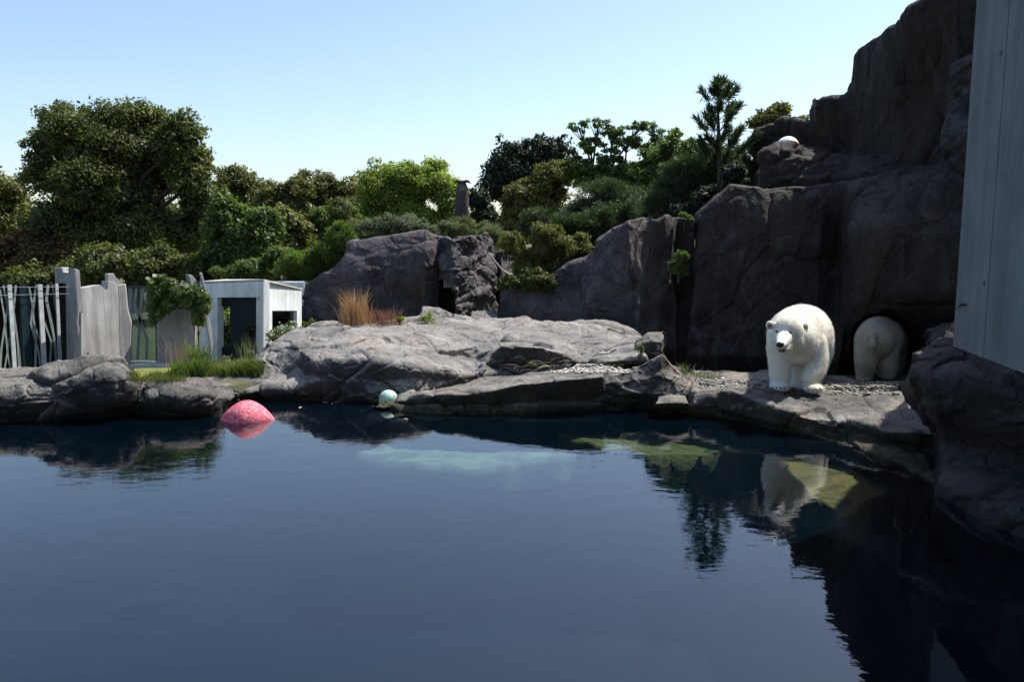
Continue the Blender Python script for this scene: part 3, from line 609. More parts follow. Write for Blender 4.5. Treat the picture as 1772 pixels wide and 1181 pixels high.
# ------------------------------------------------------------------ left: glass fence, posts, concrete panels, kiosk
def plane(A, B):
    d = np.array([B[0]-A[0], B[1]-A[1], 0]); d /= np.linalg.norm(d); n = np.array([d[1], -d[0], 0]); n = n if n[1] < 0 else -n
    o = np.array([0, 0, CAMZ])
    def f(px, py, off=0):
        r = ray(px, py); a = np.array([A[0], A[1], 0])+n*off; t = n.dot(a-o)/n.dot(r); return o+r*t
    return f, n
def onpl(pl, poly, off, th, name, m, parent, bv=0, dirv=None, **kw):
    f, n = pl; mb = MB(); mb.prism([f(x, y, off) for x, y in poly], (-n*th) if dirv is None else dirv); o = mb.build(name, m, parent, **kw)
    return bevel(o, bv) if bv else o
F1 = plane(P(0, 662, 18.9), P(118, 640, 20.9))
z6 = lambda L: [(x/5.625, 460+y/5.625) for x, y in L]
def strip(pl, pts, wd, off, name, m, parent):
    wd *= .78; L = [(x-wd/2, y) for x, y in pts]+[(x+wd/2, y) for x, y in pts[::-1]]
    return onpl(pl, z6(L), off, .006, name, m, parent)
fence = empty('glass_fence', F1[0](20, 655), 'glass fence with grey slats and zigzag film above the long boulder', 'fence')
onpl(F1, z6([(-260, 180), (188, 180), (200, 1055), (-260, 1075)]), 0, .015, 'glass_pane', M_glass, fence)
onpl(F1, z6([(250, 178), (640, 172), (650, 1000), (325, 1040)]), 0, .015, 'glass_pane', M_glass, fence)
onpl(F1, z6([(190, 180), (282, 180), (322, 1085), (238, 1095)]), .0, .08, 'post', M_teal, fence)
for pts, wd in (([(35, 190), (75, 400), (15, 800), (0, 1040)], 26), ([(155, 190), (132, 440), (175, 760), (190, 1040)], 26), ([(0, 230), (40, 480), (75, 850), (110, 1045)], 22), ([(-30, 190), (-60, 600), (-10, 1050)], 30), ([(95, 700), (40, 1045)], 20),
                ([(285, 210), (320, 400), (300, 560), (385, 880), (395, 1020)], 24), ([(355, 185), (318, 450), (350, 700), (345, 1025)], 28), ([(470, 185), (452, 330), (530, 700), (555, 985)], 34), ([(512, 185), (545, 440)], 18), ([(430, 540), (500, 740), (485, 990)], 24), ([(330, 570), (390, 720), (425, 1000)], 18)):
    strip(F1, pts, wd, .012, 'film_strip', M_film, fence)
for q in ([(75, 185), (115, 185), (168, 1050), (130, 1050)], [(370, 182), (412, 182), (460, 1005), (415, 1010)], [(540, 175), (568, 175), (606, 975), (578, 980)], [(-110, 185), (-80, 185), (-30, 1055), (-60, 1055)]):
    onpl(F1, z6(q), .06, .03, 'slat', M_slat, fence)
onpl(F1, z6([(-260, 1072), (236, 1048), (236, 1125), (-260, 1160)]), .10, .25, 'kerb', M_curb, fence, .01)
onpl(F1, z6([(325, 1030), (662, 978), (662, 1060), (325, 1120)]), .10, .25, 'kerb', M_curb, fence, .01)
for yy, y2 in ((212, 205), (295, 270)):
    mb = MB(); mb.tube([F1[0](-60, 460+yy/5.6, .1), F1[0](137, 460+y2/5.6, .1)], [.006, .006], 5)
    mb.build('wire', M_metal, fence)
def thing_on(name, pl, poly, th, m, label, cat, dirv=None, base=(0, 0), group=None, bv=.015):
    f, n = pl; mb = MB(); mb.prism([f(x, y) for x, y in poly], (-n*th) if dirv is None else dirv); return bevel(mb.build(name, m, label=label, cat=cat, group=group), bv)
Yp = 16.2
FK = 1.3
def rot(Y, px):
    c = P(px, 600, Y*FK); return plane(np.array([c[0], c[1], 0]), np.array([c[0]+.5, c[1]+.75, 0]))
def fr(Y): return plane(np.array([-9., Y*FK, 0]), np.array([-5., Y*FK, 0]))
thing_on('broken_post', fr(16.5), z6([(530, 20), (602, 18), (612, 62), (680, 68), (684, 130), (722, 300), (722, 1040), (575, 1040)]), .35, M_conc, 'grey concrete post with a broken top behind the glass fence', 'post')
thing_on('concrete_fin', rot(15.6, 135), z6([(725, 25), (775, 45), (790, 210), (815, 420), (815, 445), (775, 460), (768, 570), (830, 840), (830, 1040), (785, 1040), (785, 860), (745, 560), (755, 430), (735, 200)]), .3, M_conc, 'leaning jagged concrete fin at the end of the glass fence', 'post', dirv=(-.22, .10, 0))
thing_on('concrete_slab', plane(np.array([P(140, 600, 20.3)[0], 20.3]), np.array([P(208, 600, 21.8)[0], 21.8])), z6([(790, 218), (975, 186), (1032, 236), (1050, 238), (1050, 150), (1120, 160), (1170, 200), (1175, 1040), (790, 1050)]), .2, M_conc, 'board marked concrete panel with a stepped top left of the narrow window', 'wall panel')
thing_on('concrete_tip', rot(16.75, 198), z6([(1048, 80), (1110, 76), (1172, 188), (1130, 190), (1050, 172)]), .15, M_conc, 'pointed concrete tip showing above the board marked panel', 'post')
thing_on('concrete_fin', rot(15.65, 212), z6([(1148, 190), (1215, 180), (1225, 240), (1238, 400), (1246, 450), (1278, 560), (1260, 1045), (1172, 1045), (1160, 700)]), .3, M_conc, 'upright grey fin with a chipped edge left of the narrow window', 'post', dirv=(-.12, .3, 0))
z7 = lambda L: [(220+x/5.5375, 460+y/5.5375) for x, y in L]
win = empty('narrow_window', P(248, 632, 21.1), 'narrow glazed window with zigzag film left of the ivy', 'window')
pw = fr(16.25)
onpl(pw, z7([(20, 212), (285, 212), (285, 925), (20, 925)]), 0, .015, 'pane', M_glass, win)
for q in ([(5, 196), (300, 196), (300, 214), (5, 214)], [(270, 214), (288, 214), (292, 925), (274, 925)]):
    onpl(pw, z7(q), .02, .05, 'frame', M_frame, win)
for pts, wd in (([(90, 215), (70, 370), (150, 600), (190, 700), (185, 900)], 26), ([(150, 215), (130, 400), (110, 700), (100, 900)], 28), ([(200, 215), (175, 420)], 24), ([(30, 215), (25, 900)], 40)):
    L = [(x-wd/2, y) for x, y in pts]+[(x+wd/2, y) for x, y in pts[::-1]]
    onpl(pw, z7(L), .012, .006, 'film_strip', M_film, win)
onpl(pw, z7([(12, 925), (296, 925), (296, 1000), (12, 1000)]), .12, .25, 'sill', M_curb, win, .01)
thing_on('concrete_slab', fr(16.1), z7([(282, 330), (400, 200), (640, 170), (640, 960), (282, 970)]), .2, M_conc, 'board marked concrete panel half covered by ivy', 'wall panel')
thing_on('concrete_tip', rot(15.9, 338), z7([(590, 85), (625, 90), (712, 200), (670, 205), (610, 190)]), .15, M_conc, 'pale pointed concrete tip above the ivy', 'post')
thing_on('concrete_fin', rot(15.95, 355), z7([(700, 72), (718, 70), (770, 270), (795, 400), (775, 480), (805, 600), (820, 740), (820, 980), (800, 980), (795, 740), (765, 600), (752, 480), (768, 400), (745, 270)]), .2, M_conc, 'jagged concrete fin between the ivy and the pale kiosk', 'post', dirv=(-.16, .35, 0))
thing_on('footing', fr(15.75), z7([(-10, 965), (550, 955), (560, 1010), (-10, 1025)]), .5, M_curb, 'low concrete footing under the window and the ivy panel', 'kerb')
# kiosk
kA = P(352, 600, 24.6); kB = P(456, 600, 23.8); kC = P(524, 600, 27.5)
kiosk = empty('kiosk', (kB[0], kB[1], -.9), 'pale concrete kiosk with a dark teal door and side window', 'building')
pf = plane(kA, kB); ps = plane(kB, kC)
def ring(pl, outer, inner, th, name, m):     # wall with one rectangular opening: four pieces butted
    (x0, y0), (x1, y1), (x2, y2), (x3, y3) = outer; a0, b0, a1, b1 = inner
    f, n = pl; mb = MB()
    ti = lambda x: y0+(y1-y0)*(x-x0)/(x1-x0)
    for q in ([(x0, y0), (a0, ti(a0)), (a0, y3), (x0, y3)], [(a0, ti(a0)), (a1, ti(a1)), (a1, b0), (a0, b0)], [(a1, ti(a1)), (x1, y1), (x2, y2), (a1, y2)], [(a0, b1), (a1, b1), (a1, y2), (a0, y2)] if b1 < y2 else None):
        if q: mb.prism([f(*p) for p in q], -n*th)
    return mb.build(name, m, kiosk)
ring(pf, [(346, 491), (456, 487), (456, 655), (346, 655)], (376, 515, 450, 655), .28, 'front_wall', M_white)
ring(ps, [(456, 488), (522, 503), (522, 640), (456, 655)], (471, 538, 514, 592), .22, 'side_wall', M_white)
mb = MB(); f, n = pf; g, n2 = ps
top = [f(345, 490, .02)+np.array([0, 0, .0]), f(456.3, 486.3, .02), g(524, 502, .02), g(524, 502, .02)+np.array([-3.0, 1.2, -.05]), f(345, 490)+np.array([-.4, 3.2, -.1])]
mb.prism(top, (0, 0, .05)); mb.build('roof', M_curb, kiosk)
dm = MB(); f, n = pf
for q in ([(375, 514), (451, 514), (451, 531), (375, 531)], [(375, 531), (382, 531), (382, 655), (375, 655)], [(398, 531), (426, 531), (426, 655), (398, 655)], [(440, 531), (451, 531), (451, 655), (440, 655)], [(382, 601), (398, 601), (398, 655), (382, 655)], [(426, 531), (440, 531), (440, 565), (426, 565)], [(426, 612), (440, 612), (440, 655), (426, 655)]):
    dm.prism([f(a, b, -.2) for a, b in q], -n*.05)
dr = dm.build('door', M_teal, kiosk)
onpl(pf, [(382, 531), (398, 531), (398, 601), (382, 601)], -.21, .012, 'door_pane', M_glass, dr); onpl(pf, [(426, 565), (440, 565), (440, 612), (426, 612)], -.21, .012, 'door_pane', M_glass, dr)
for q in ([(375, 514), (451, 514), (451, 517), (375, 517)], [(375, 517), (378, 517), (378, 655), (375, 655)], [(448, 517), (451, 517), (451, 655), (448, 655)]): onpl(pf, q, -.15, .04, 'door_frame', M_frame, dr)
onpl(pf, [(408, 566), (412, 566), (412, 569), (408, 569)], -.13, .06, 'door_handle', M_metal, dr)
wn = onpl(ps, [(472, 540), (513, 540), (513, 592), (472, 592)], -.12, .015, 'window_pane', M_glass, kiosk)
for q in ([(470, 537), (515, 537), (515, 540), (470, 540)], [(470, 540), (472.5, 540), (472.5, 593), (470, 593)], [(512.5, 540), (515, 540), (515, 593), (512.5, 593)]): onpl(ps, q, -.08, .05, 'window_frame', M_frame, wn)
onpl(ps, [(468, 534), (516, 534), (516, 600), (468, 600)], -.17, .03, 'curtain', M_slat, kiosk)
thing_on('back_annex', plane(np.array([-8.0, 29]), np.array([-5.0, 29])), [(462, 488), (526, 488), (526, 600), (462, 600)], .4, M_white, 'low pale annex behind the kiosk against the rock', 'building')

# ------------------------------------------------------------------ foliage engine
def leaves(pos, nrm, ln, wd, rng, sizevar=.4, fold=.2, align=None):
    n = len(pos)
    d = rng.normal(size=(n, 3)) if align is None else align+rng.normal(size=(n, 3))*.35
    nn = nrm/np.linalg.norm(nrm, axis=1, keepdims=True)
    if align is None: d -= nn*(d*nn).sum(1)[:, None]*.8
    d /= np.linalg.norm(d, axis=1, keepdims=True)
    s = np.cross(nn+.001, d); s /= np.linalg.norm(s, axis=1, keepdims=True)+1e-9
    k = (1+sizevar*rng.uniform(-1, 1, n))[:, None]
    a = pos; b = pos+d*ln*k*.5+s*wd*k*.5+nn*ln*fold*.3; c = pos+d*ln*k; e = pos+d*ln*k*.5-s*wd*k*.5+nn*ln*fold*.3
    V = np.stack([a, b, c, e], 1).reshape(-1, 3); F = np.arange(4*n).reshape(n, 4)
    return V, F
def crown(lobes, n, ln, wd, seed, clump=.34, ncl=26, flat=.8, upw=.5, needle=False, shell=.55):
    """lobes: (x,y,z,rx,ry,rz)"""
    n = int(n*1.75); ln *= .76; wd *= .74
    rng = np.random.default_rng(seed); L = np.array(lobes, float)
    wts = (L[:, 3]*L[:, 5]); wts /= wts.sum()
    cl = []
    for i, l in enumerate(L):
        m = max(8, int(ncl*(wts[i]*len(L))**.7))
        d = rng.normal(size=(m, 3)); d /= np.linalg.norm(d, axis=1, keepdims=True)
        r = rng.uniform(shell, 1.0, m)[:, None]
        c = l[:3]+d*r*l[3:]*.92; rc = clump*l[3:].mean()*rng.uniform(.5, 1.25, m)
        tn = rng.uniform(-.5, .5, m)
        for a, b, e, t_ in zip(c, rc, d, tn): cl.append((*a, b, *e, wts[i]*b*b/m, t_))
    cl = np.array(cl); pw = cl[:, 7]/cl[:, 7].sum()
    idx = rng.choice(len(cl), n, p=pw)
    d = rng.normal(size=(n, 3)); d /= np.linalg.norm(d, axis=1, keepdims=True)
    r = rng.uniform(0, 1, n)**.5*np.where(rng.uniform(0, 1, n) < .2, 1.4, 1.0)
    q = d*r[:, None]; q[:, 2] *= flat
    pos = cl[idx, :3]+q*cl[idx, 3][:, None]
    nn = d*.6+cl[idx, 4:7]*.3+rng.normal(size=(n, 3))*.55; nn[:, 2] += upw
    al = None
    if needle: al = d*1.0+np.array([0, 0, .45])
    V, F = leaves(pos, nn, ln, wd, rng, align=al)
    tint = np.clip(.5+cl[idx, 8]*.7+rng.normal(size=n)*.18, 0, 1)
    return V, F, np.repeat(tint, 4), cl
def lobepx(Y, L, depth=1.0):
    out = []
    for q in L:
        px, py, rx, ry = q[:4]; dy = q[4] if len(q) > 4 else 0
        c = P(px, py, Y+dy); s = (Y+dy)/FPX
        out.append((*c, rx*s, (rx+ry)*.5*s*depth, ry*s))
    return out
def tree(name, Y, base, L, mat_, n, ln, wd, seed, label, cat='tree', group=None, trunk_r=.16, depth=1.0, ground=None, leaf='crown', limbs=True, sat=True, gnd=True, **ck):
    rl = np.random.default_rng(seed+900); L = list(L); n0 = len(L)
    if sat:
        for q in list(L):
            for _ in range(2):
                a = rl.uniform(-.3, 3.44); L.append((q[0]+math.cos(a)*q[2]*.95, q[1]-math.sin(a)*q[3]*.95, q[2]*rl.uniform(.25, .42), q[3]*rl.uniform(.25, .45))+tuple(q[4:5]))
    lobes = lobepx(Y, L, depth); bx_ = P(base[0], base[1], Y)
    bx_[2] = min(bx_[2], gz(bx_[0], bx_[1])) if gnd else bx_[2]
    e = empty(name, bx_, label, cat, group)
    V, F, tint, cl = crown(lobes, n, ln, wd, seed, **ck)
    mobj(leaf, V, F, mat_, e, col=tint)
    rng = np.random.default_rng(seed+1); mb = MB()
    Ls = np.array(lobes); top = Ls[:, :3].mean(0); top[2] = Ls[:, 2].max()
    mid = bx_*.55+top*.45
    fork = bx_+(top-bx_)*.42+rng.normal(size=3)*.1*trunk_r*3
    mb.tube([bx_-np.array([0, 0, .3]), bx_*.6+fork*.4+rng.normal(size=3)*trunk_r*.4, fork], [trunk_r*1.3, trunk_r, trunk_r*.8], 10, .08, seed)
    if limbs:
        for l in Ls[:n0]:
            m1 = fork*.5+l[:3]*.5+rng.normal(size=3)*.08*np.linalg.norm(l[:3]-fork); m1[2] -= .05*np.linalg.norm(l[:3]-fork)
            mb.tube([fork, m1, l[:3]], [trunk_r*.55, trunk_r*.38, trunk_r*.2], 6, .06, seed)
            idx = rng.choice(len(cl), 4)
            for a in range(6):
                d = rng.normal(size=3); d[2] = abs(d[2])*.8; d /= np.linalg.norm(d)
                mb.tube([m1*.3+l[:3]*.7, l[:3]+d*l[3:]*.75], [trunk_r*.2, trunk_r*.06], 5)
    mb.build('trunk', M_bark, e, smooth=True)
    return e
# big tree at left
tree('lime_tree', 44, (238, 505), [(205, 245, 75, 62), (120, 225, 52, 45, -1), (260, 235, 60, 48, 1), (315, 250, 45, 52), (90, 300, 50, 42), (150, 320, 60, 55, -2), (330, 320, 44, 50), (240, 195, 40, 24), (110, 190, 26, 18), (60, 255, 26, 25), (210, 400, 80, 40, -1), (110, 385, 65, 42, -1), (320, 400, 52, 42, 1), (350, 360, 30, 36), (200, 320, 60, 50), (270, 310, 50, 40, 2), (165, 260, 50, 50), (200, 350, 60, 40, 2), (275, 380, 50, 40, 2), (85, 240, 30, 30), (345, 285, 30, 34)],
     L_deep, 110000, .24, .15, 1, 'large dark round crowned tree filling the left behind the fence', trunk_r=.34, clump=.33, ncl=36, shell=.35)
T = [
 ('broadleaf_tree', 50, (20, 500), [(10, 340, 45, 45), (45, 400, 50, 45), (-30, 360, 50, 60), (0, 430, 60, 50)], L_olive, 16000, .28, .18, 2, 'pale green tree cut by the left edge of the picture'),
 ('copper_tree', 41, (60, 500), [(40, 440, 60, 38), (-20, 450, 50, 40), (110, 455, 50, 32)], L_red, 12000, .24, .16, 3, 'low copper leaved tree in the shade behind the glass fence'),
 ('undergrowth_tree', 38, (165, 505), [(170, 462, 70, 32), (260, 462, 60, 34), (345, 468, 50, 30), (60, 480, 60, 22)], L_deep, 20000, .22, .15, 4, 'dark undergrowth below the large round tree'),
 ('broadleaf_tree', 60, (410, 470), [(410, 310, 36, 26), (430, 340, 30, 30), (385, 345, 28, 30)], L_olive, 10000, .26, .17, 5, 'small round topped tree just right of the large tree'),
 ('maple_tree', 38, (430, 500), [(400, 390, 42, 45), (450, 405, 42, 45), (420, 450, 60, 40), (385, 350, 20, 20)], L_mid, 24000, .24, .17, 6, 'bright green maple in front of the right side of the large tree'),
 ('broadleaf_tree', 56, (480, 460), [(475, 335, 30, 22), (515, 330, 28, 24), (500, 365, 36, 30), (455, 365, 26, 26)], L_olive, 12000, .24, .15, 7, 'thin olive tree left of the gap before the lime tree'),
 ('broadleaf_tree', 58, (565, 460), [(560, 325, 34, 24), (600, 325, 24, 20), (530, 310, 22, 16), (580, 355, 40, 28)], L_olive, 13000, .24, .15, 8, 'sparse olive tree with sky between its branches left of centre'),
 ('broadleaf_tree', 44, (500, 480), [(500, 395, 36, 34), (485, 430, 36, 34), (530, 440, 34, 30)], L_olive, 15000, .22, .15, 9, 'rounded yellowish tree between maple and dark conifer'),
 ('broadleaf_tree', 46, (565, 480), [(565, 385, 34, 30), (580, 425, 36, 34), (600, 375, 20, 28)], L_mid, 15000, .22, .15, 10, 'rounded dark green tree left of the bright lime tree'),
 ('lime_shrub_tree', 52, (700, 440), [(650, 328, 34, 42), (695, 315, 38, 38), (740, 312, 36, 38), (778, 335, 28, 34), (665, 300, 16, 18), (712, 292, 14, 16), (750, 290, 12, 14), (640, 380, 36, 30), (710, 375, 50, 32), (770, 380, 30, 26)], L_lime, 44000, .20, .12, 11, 'bright yellow green tree above the wide rock face'),
 ('dark_tree', 60, (880, 450), [(880, 275, 36, 34), (925, 262, 40, 28), (860, 315, 30, 34), (905, 320, 50, 40), (965, 265, 30, 28)], L_dark, 24000, .26, .18, 12, 'blackish green round tree right of the stone totem'),
 ('dark_shrub', 56, (825, 420), [(822, 345, 22, 20), (840, 370, 22, 18)], L_dark, 6000, .24, .16, 13, 'small dark bush beside the stone totem'),
 ('yellow_oak', 52, (915, 470), [(905, 350, 36, 34), (945, 330, 34, 32), (895, 395, 36, 36), (950, 385, 40, 40), (985, 300, 24, 24), (960, 300, 34, 22)], L_olive, 28000, .22, .15, 14, 'olive yellow tree in front of the blackish tree'),
 ('umbrella_tree', 48, (1050, 430), [(1000, 218, 24, 11), (1035, 212, 22, 9), (1060, 228, 32, 12), (1110, 218, 30, 11), (1140, 232, 22, 10), (1085, 248, 36, 12), (1020, 250, 34, 14), (1050, 268, 30, 12), (1030, 312, 44, 24), (1100, 305, 50, 26), (1140, 275, 26, 22), (1130, 255, 24, 18), (1000, 290, 34, 22), (1060, 290, 40, 20)], L_mid, 30000, .17, .12, 15, 'open flat topped tree with dark branches against the sky'),
 ('broadleaf_tree', 36, (1170, 400), [(1130, 290, 34, 34), (1175, 255, 34, 28), (1160, 310, 40, 40), (1200, 330, 34, 40)], L_mid, 20000, .18, .12, 16, 'leafy green tree between the umbrella tree and the pine'),
 ('hedge_bush', 29.5, (410, 640), [(385, 560, 30, 40), (420, 590, 40, 40), (440, 560, 30, 30), (495, 570, 30, 30)], L_mid, 9000, .16, .11, 19, 'green bush seen through the glass of the kiosk door'),
 ('tree_behind_cliff', 34, (1340, 300), [(1335, 205, 26, 16), (1352, 192, 18, 12), (1310, 212, 18, 10), (1390, 207, 14, 6)], L_olive, 5000, .17, .11, 17, 'small leafy tree peeping over the cliff nose'),
]
for (nm, Y, b, L, m_, n, ln, wd, sd_, lb) in T:
    tree(nm, Y, b, L, m_, n, ln, wd, sd_, lb, trunk_r=.16 if nm != 'umbrella_tree' else .2, group='trees behind the enclosure', shell=.5, **({'clump': .26, 'ncl': 34, 'flat': .5, 'sat': False} if nm == 'umbrella_tree' else {}))
# evergreens with needles
def pine(Y, base, L, n, seed, label, nm='pine_tree', **k):
    return tree(nm, Y, base, L, L_pine, n, k.pop('ln', .20), .028, seed, label, group='evergreens on the slope', needle=True, leaf='needles', flat=.7, **k)
pine(27, (1240, 400), [(1235, 290, 40, 34), (1190, 300, 36, 34), (1275, 300, 34, 40), (1225, 345, 50, 34), (1160, 350, 40, 34), (1270, 350, 40, 30)], 52000, 31, 'bushy dark pine above the cliff behind the leader pine', clump=.34, ncl=34, ln=.2)
# leader pine with separate whorls
def leader_pine():
    Y = 26; e = empty('leader_pine', P(1243, 400, Y), 'slender pine whose top stands alone against the sky', 'tree', 'evergreens on the slope')
    mb = MB(); tp = P(1241, 140, Y); b = P(1245, 400, Y); mb.tube([b, P(1246, 300, Y), P(1243, 210, Y), tp], [.12, .09, .05, .015], 8)
    rng = np.random.default_rng(5); pos, al = [], []
    for k in range(38):
        f = ((k//4)/9.5)**.9+rng.uniform(-.01, .02); f = max(f, 0); py = 150+f*170; c = P(1242+2*f, py, Y); ang = k*2.4
        Lr = (.22+.95*f**.6)*rng.uniform(.45, 1.25)*(1 if py > 160 else .6)
        d = np.array([math.cos(ang), math.sin(ang), .55+.35*(1-f)]); d /= np.linalg.norm(d)
        tip = c+d*Lr; tip[2] += Lr*.3; mb.tube([c, (c+tip)/2-np.array([0, 0, .04*Lr]), tip], [.016, .011, .005], 5)
        m = int(60+190*Lr); t_ = rng.uniform(.45, 1.05, m)[:, None]
        pos.append(c+(tip-c)*t_+rng.normal(size=(m, 3))*.025); al.append(np.tile(d*.9+np.array([0, 0, .5]), (m, 1))+rng.normal(size=(m, 3))*.5)
    m = 500; t_ = rng.uniform(0, 1, m)[:, None]; pos.append(tp+(P(1243, 170, Y)-tp)*t_); al.append(rng.normal(size=(m, 3))*.45+np.array([0, 0, 1]))
    pos = np.concatenate(pos); al = np.concatenate(al)
    V, F = leaves(pos, rng.normal(size=pos.shape), .22, .028, rng, align=al)
    mobj('needles', V, F, L_pine, e, col=np.repeat(rng.uniform(0, 1, len(pos)), 4)); mb.build('trunk', M_bark, e, smooth=True)
leader_pine()
pine(38, (1050, 450), [(1040, 340, 40, 34), (1085, 350, 40, 34), (1010, 380, 40, 34), (1060, 395, 50, 34), (1110, 370, 30, 28)], 46000, 32, 'soft green pine in front of the umbrella tree', clump=.3, ncl=34, ln=.16)
pine(30, (990, 450), [(965, 400, 36, 34), (1010, 400, 42, 34), (1055, 385, 40, 30), (1105, 368, 36, 26), (1150, 360, 34, 22), (930, 390, 30, 30)], 46000, 33, 'low spreading evergreen along the cliff top', nm='evergreen_shrub', clump=.3, ncl=34, ln=.13)
def shrub(nm, Y, base, L, m_, n, ln, wd, seed, label, **k):
    return tree(nm, Y, base, L, m_, n, ln, wd, seed, label, cat='shrub', trunk_r=.03, group='shrubs on the rocks', leaf='foliage', sat=False, gnd=False, **k)
shrub('upright_shrub', 27.5, (920, 500), [(905, 445, 22, 26), (935, 430, 24, 24), (920, 465, 32, 24), (955, 455, 26, 26), (980, 435, 24, 24), (1005, 425, 22, 20), (885, 420, 22, 22), (950, 410, 30, 24)], L_olive, 34000, .12, .05, 41, 'upright yellow green shrub above the ivy on the left cliff', needle=False, upw=0)
shrub('ivy_clump', 26.6, (900, 490), [(885, 487, 22, 14), (920, 482, 26, 20), (950, 492, 16, 18), (870, 492, 12, 10)], L_deep, 12000, .09, .07, 42, 'dark ivy hanging over the left end of the purple cliff')
shrub('grey_shrub', 36, (720, 420), [(640, 398, 34, 18), (690, 392, 40, 20), (740, 395, 34, 18), (665, 385, 22, 16)], L_grey, 20000, .10, .045, 43, 'pale grey green shrub along the top of the wide rock face')
shrub('grey_shrub', 36, (810, 430), [(800, 398, 30, 20), (840, 410, 28, 26), (860, 430, 16, 16)], L_grey, 18000, .10, .035, 44, 'soft grey green brush right of the totem behind the craggy tower', needle=True)
shrub('juniper_shrub', 30.2, (550, 480), [(530, 455, 36, 28), (570, 440, 34, 26), (590, 415, 22, 30), (500, 470, 26, 18), (545, 475, 34, 14)], L_mid, 24000, .13, .04, 45, 'drooping green juniper spilling over the left rock slope', needle=True)
shrub('dark_conifer', 40, (600, 430), [(590, 370, 24, 34), (600, 400, 30, 26), (570, 420, 30, 20)], L_deep, 14000, .13, .06, 46, 'dark narrow evergreen at the left side of the lime tree')
shrub('slope_shrub', 34, (460, 490), [(440, 470, 40, 20), (490, 450, 36, 24), (400, 475, 34, 16)], L_mid, 16000, .14, .09, 47, 'mixed green bushes on the slope behind the kiosk')
shrub('hanging_plant', 20.6, (1175, 470), [(1178, 445, 12, 10), (1168, 460, 13, 12), (1182, 468, 9, 10)], L_mid, 1500, .11, .05, 48, 'leafy plant hanging on the narrow cliff column')
shrub('cliff_top_plant', 21.6, (1185, 380), [(1182, 372, 8, 4), (1194, 378, 5, 5)], L_mid, 400, .07, .045, 49, 'tiny plant on top of the narrow cliff column')
shrub('ridge_shrub', 24, (1290, 330), [(1285, 325, 16, 20), (1270, 300, 20, 20), (1225, 345, 30, 22), (1190, 362, 26, 14)], L_dark, 12000, .12, .06, 50, 'dark bushes pressed against the cliff edge below the pine')
# far belt so that no bare horizon shows
rng0 = np.random.default_rng(77)
for k, px in enumerate(range(-150, 1400, 62)):
    Yb = 78+rng0.uniform(-4, 6); hh = rng0.uniform(-12, 10)
    top = 372+hh if px < 900 else 350+hh
    tree('far_tree', Yb, (px, 440), [(px, top+24, 40, 24), (px+22, top+44, 36, 28), (px-20, top+46, 34, 28)], [L_olive, L_deep, L_mid][k % 3], 3800, .42, .3, 100+k,
         'distant tree of the wooded belt closing the view behind the enclosure', group='distant trees behind the enclosure', trunk_r=.2, limbs=False, sat=False)

# totem
tm = empty('stone_totem', P(800, 384, 41), 'carved stone totem with a two winged head above the bushes', 'statue')
c = P(800, 384, 41); s = 41/FPX
mb = MB(); V = []; K = 26; nn_ = 20
for i in range(K):
    f = i/(K-1); zz = c[2]-.6+f*(384-322+28)*s; r = (13-2*f)*s if f < .8 else (11-6*(f-.8)/.2)*s
    V.append([(c[0]+r*(1+.08*math.sin(3*a_+f*9))*math.cos(a_), c[1]+r*math.sin(a_), zz) for a_ in [2*math.pi*j/nn_ for j in range(nn_)]])
mb.add([v for r_ in V for v in r_], [(i*nn_+j, i*nn_+(j+1) % nn_, (i+1)*nn_+(j+1) % nn_, (i+1)*nn_+j) for i in range(K-1) for j in range(nn_)]+[tuple(range((K-1)*nn_, K*nn_))])
mb.build('column', M_totem, tm, smooth=True)
mb = MB(); mb.tube([P(799, 324, 41), P(800, 317, 41), P(800, 313, 41)], [.18, .20, .14], 12); mb.build('head', M_totem, tm, smooth=True)
for pts in ([(785, 314), (792, 311.5), (800, 314), (800, 318), (793, 316)], [(815, 317), (811, 312), (806, 311), (800, 314), (800, 318), (807, 315)]):
    mb = MB(); mb.prism([P(a, b, 40.8) for a, b in pts], (0, .4, 0)); mb.build('wing', M_totem, tm)
# small mast on the cliff, dome
lm = empty('cliff_lamp', P(1411, 206, 22.9), 'small dark lamp on a post at the cliff edge', 'lamp')
mb = MB(); mb.tube([P(1411, 210, 22.9), P(1411, 184, 22.9)], [.035, .035], 8); mb.build('post', M_iron, lm)
mb = MB(); mb.tube([P(1411, 187, 22.9), P(1411, 184, 22.9), P(1411, 173, 22.9), P(1411, 170, 22.9)], [.05, .085, .085, .04], 12); mb.build('lamp_head', M_lampglass, lm)
c = P(1363, 254, 22.85); mb = MB(); mb.ball(c, .30, 28, 16, (1, 1, .95)); mb.build('white_dome', M_dome, smooth=True, label='smooth white ball lying on the cliff ledge', cat='ball')

# floats
c = G(428, 728, -.02); Rf = 50*c[1]/FPX
mb = MB(); V = []; n1, n2 = 56, 30
for i in range(n2+1):
    u = -1+2*i/n2; r = max(0.0, (1-abs(u)**1.75))**.92*.72
    for j in range(n1):
        a_ = 2*math.pi*j/n1; V.append((c[0]+Rf*u*.99+0*r, c[1]+Rf*r*math.cos(a_), c[2]+Rf*r*math.sin(a_)*1.0))
mb.add(V, [(i*n1+j, i*n1+(j+1) % n1, (i+1)*n1+(j+1) % n1, (i+1)*n1+j) for i in range(n2) for j in range(n1)])
mb.build('pink_float', M_buoy, smooth=True, label='scratched pink lens shaped float in the water', cat='float')
c = P(672, 691, 14.5); mb = MB(); mb.ball((c[0], c[1], c[2]), .175, 36, 20, (1.0, 1, .95)); mb.build('green_ball', M_ball, smooth=True, label='mint green ball floating beside the small pale block', cat='ball')

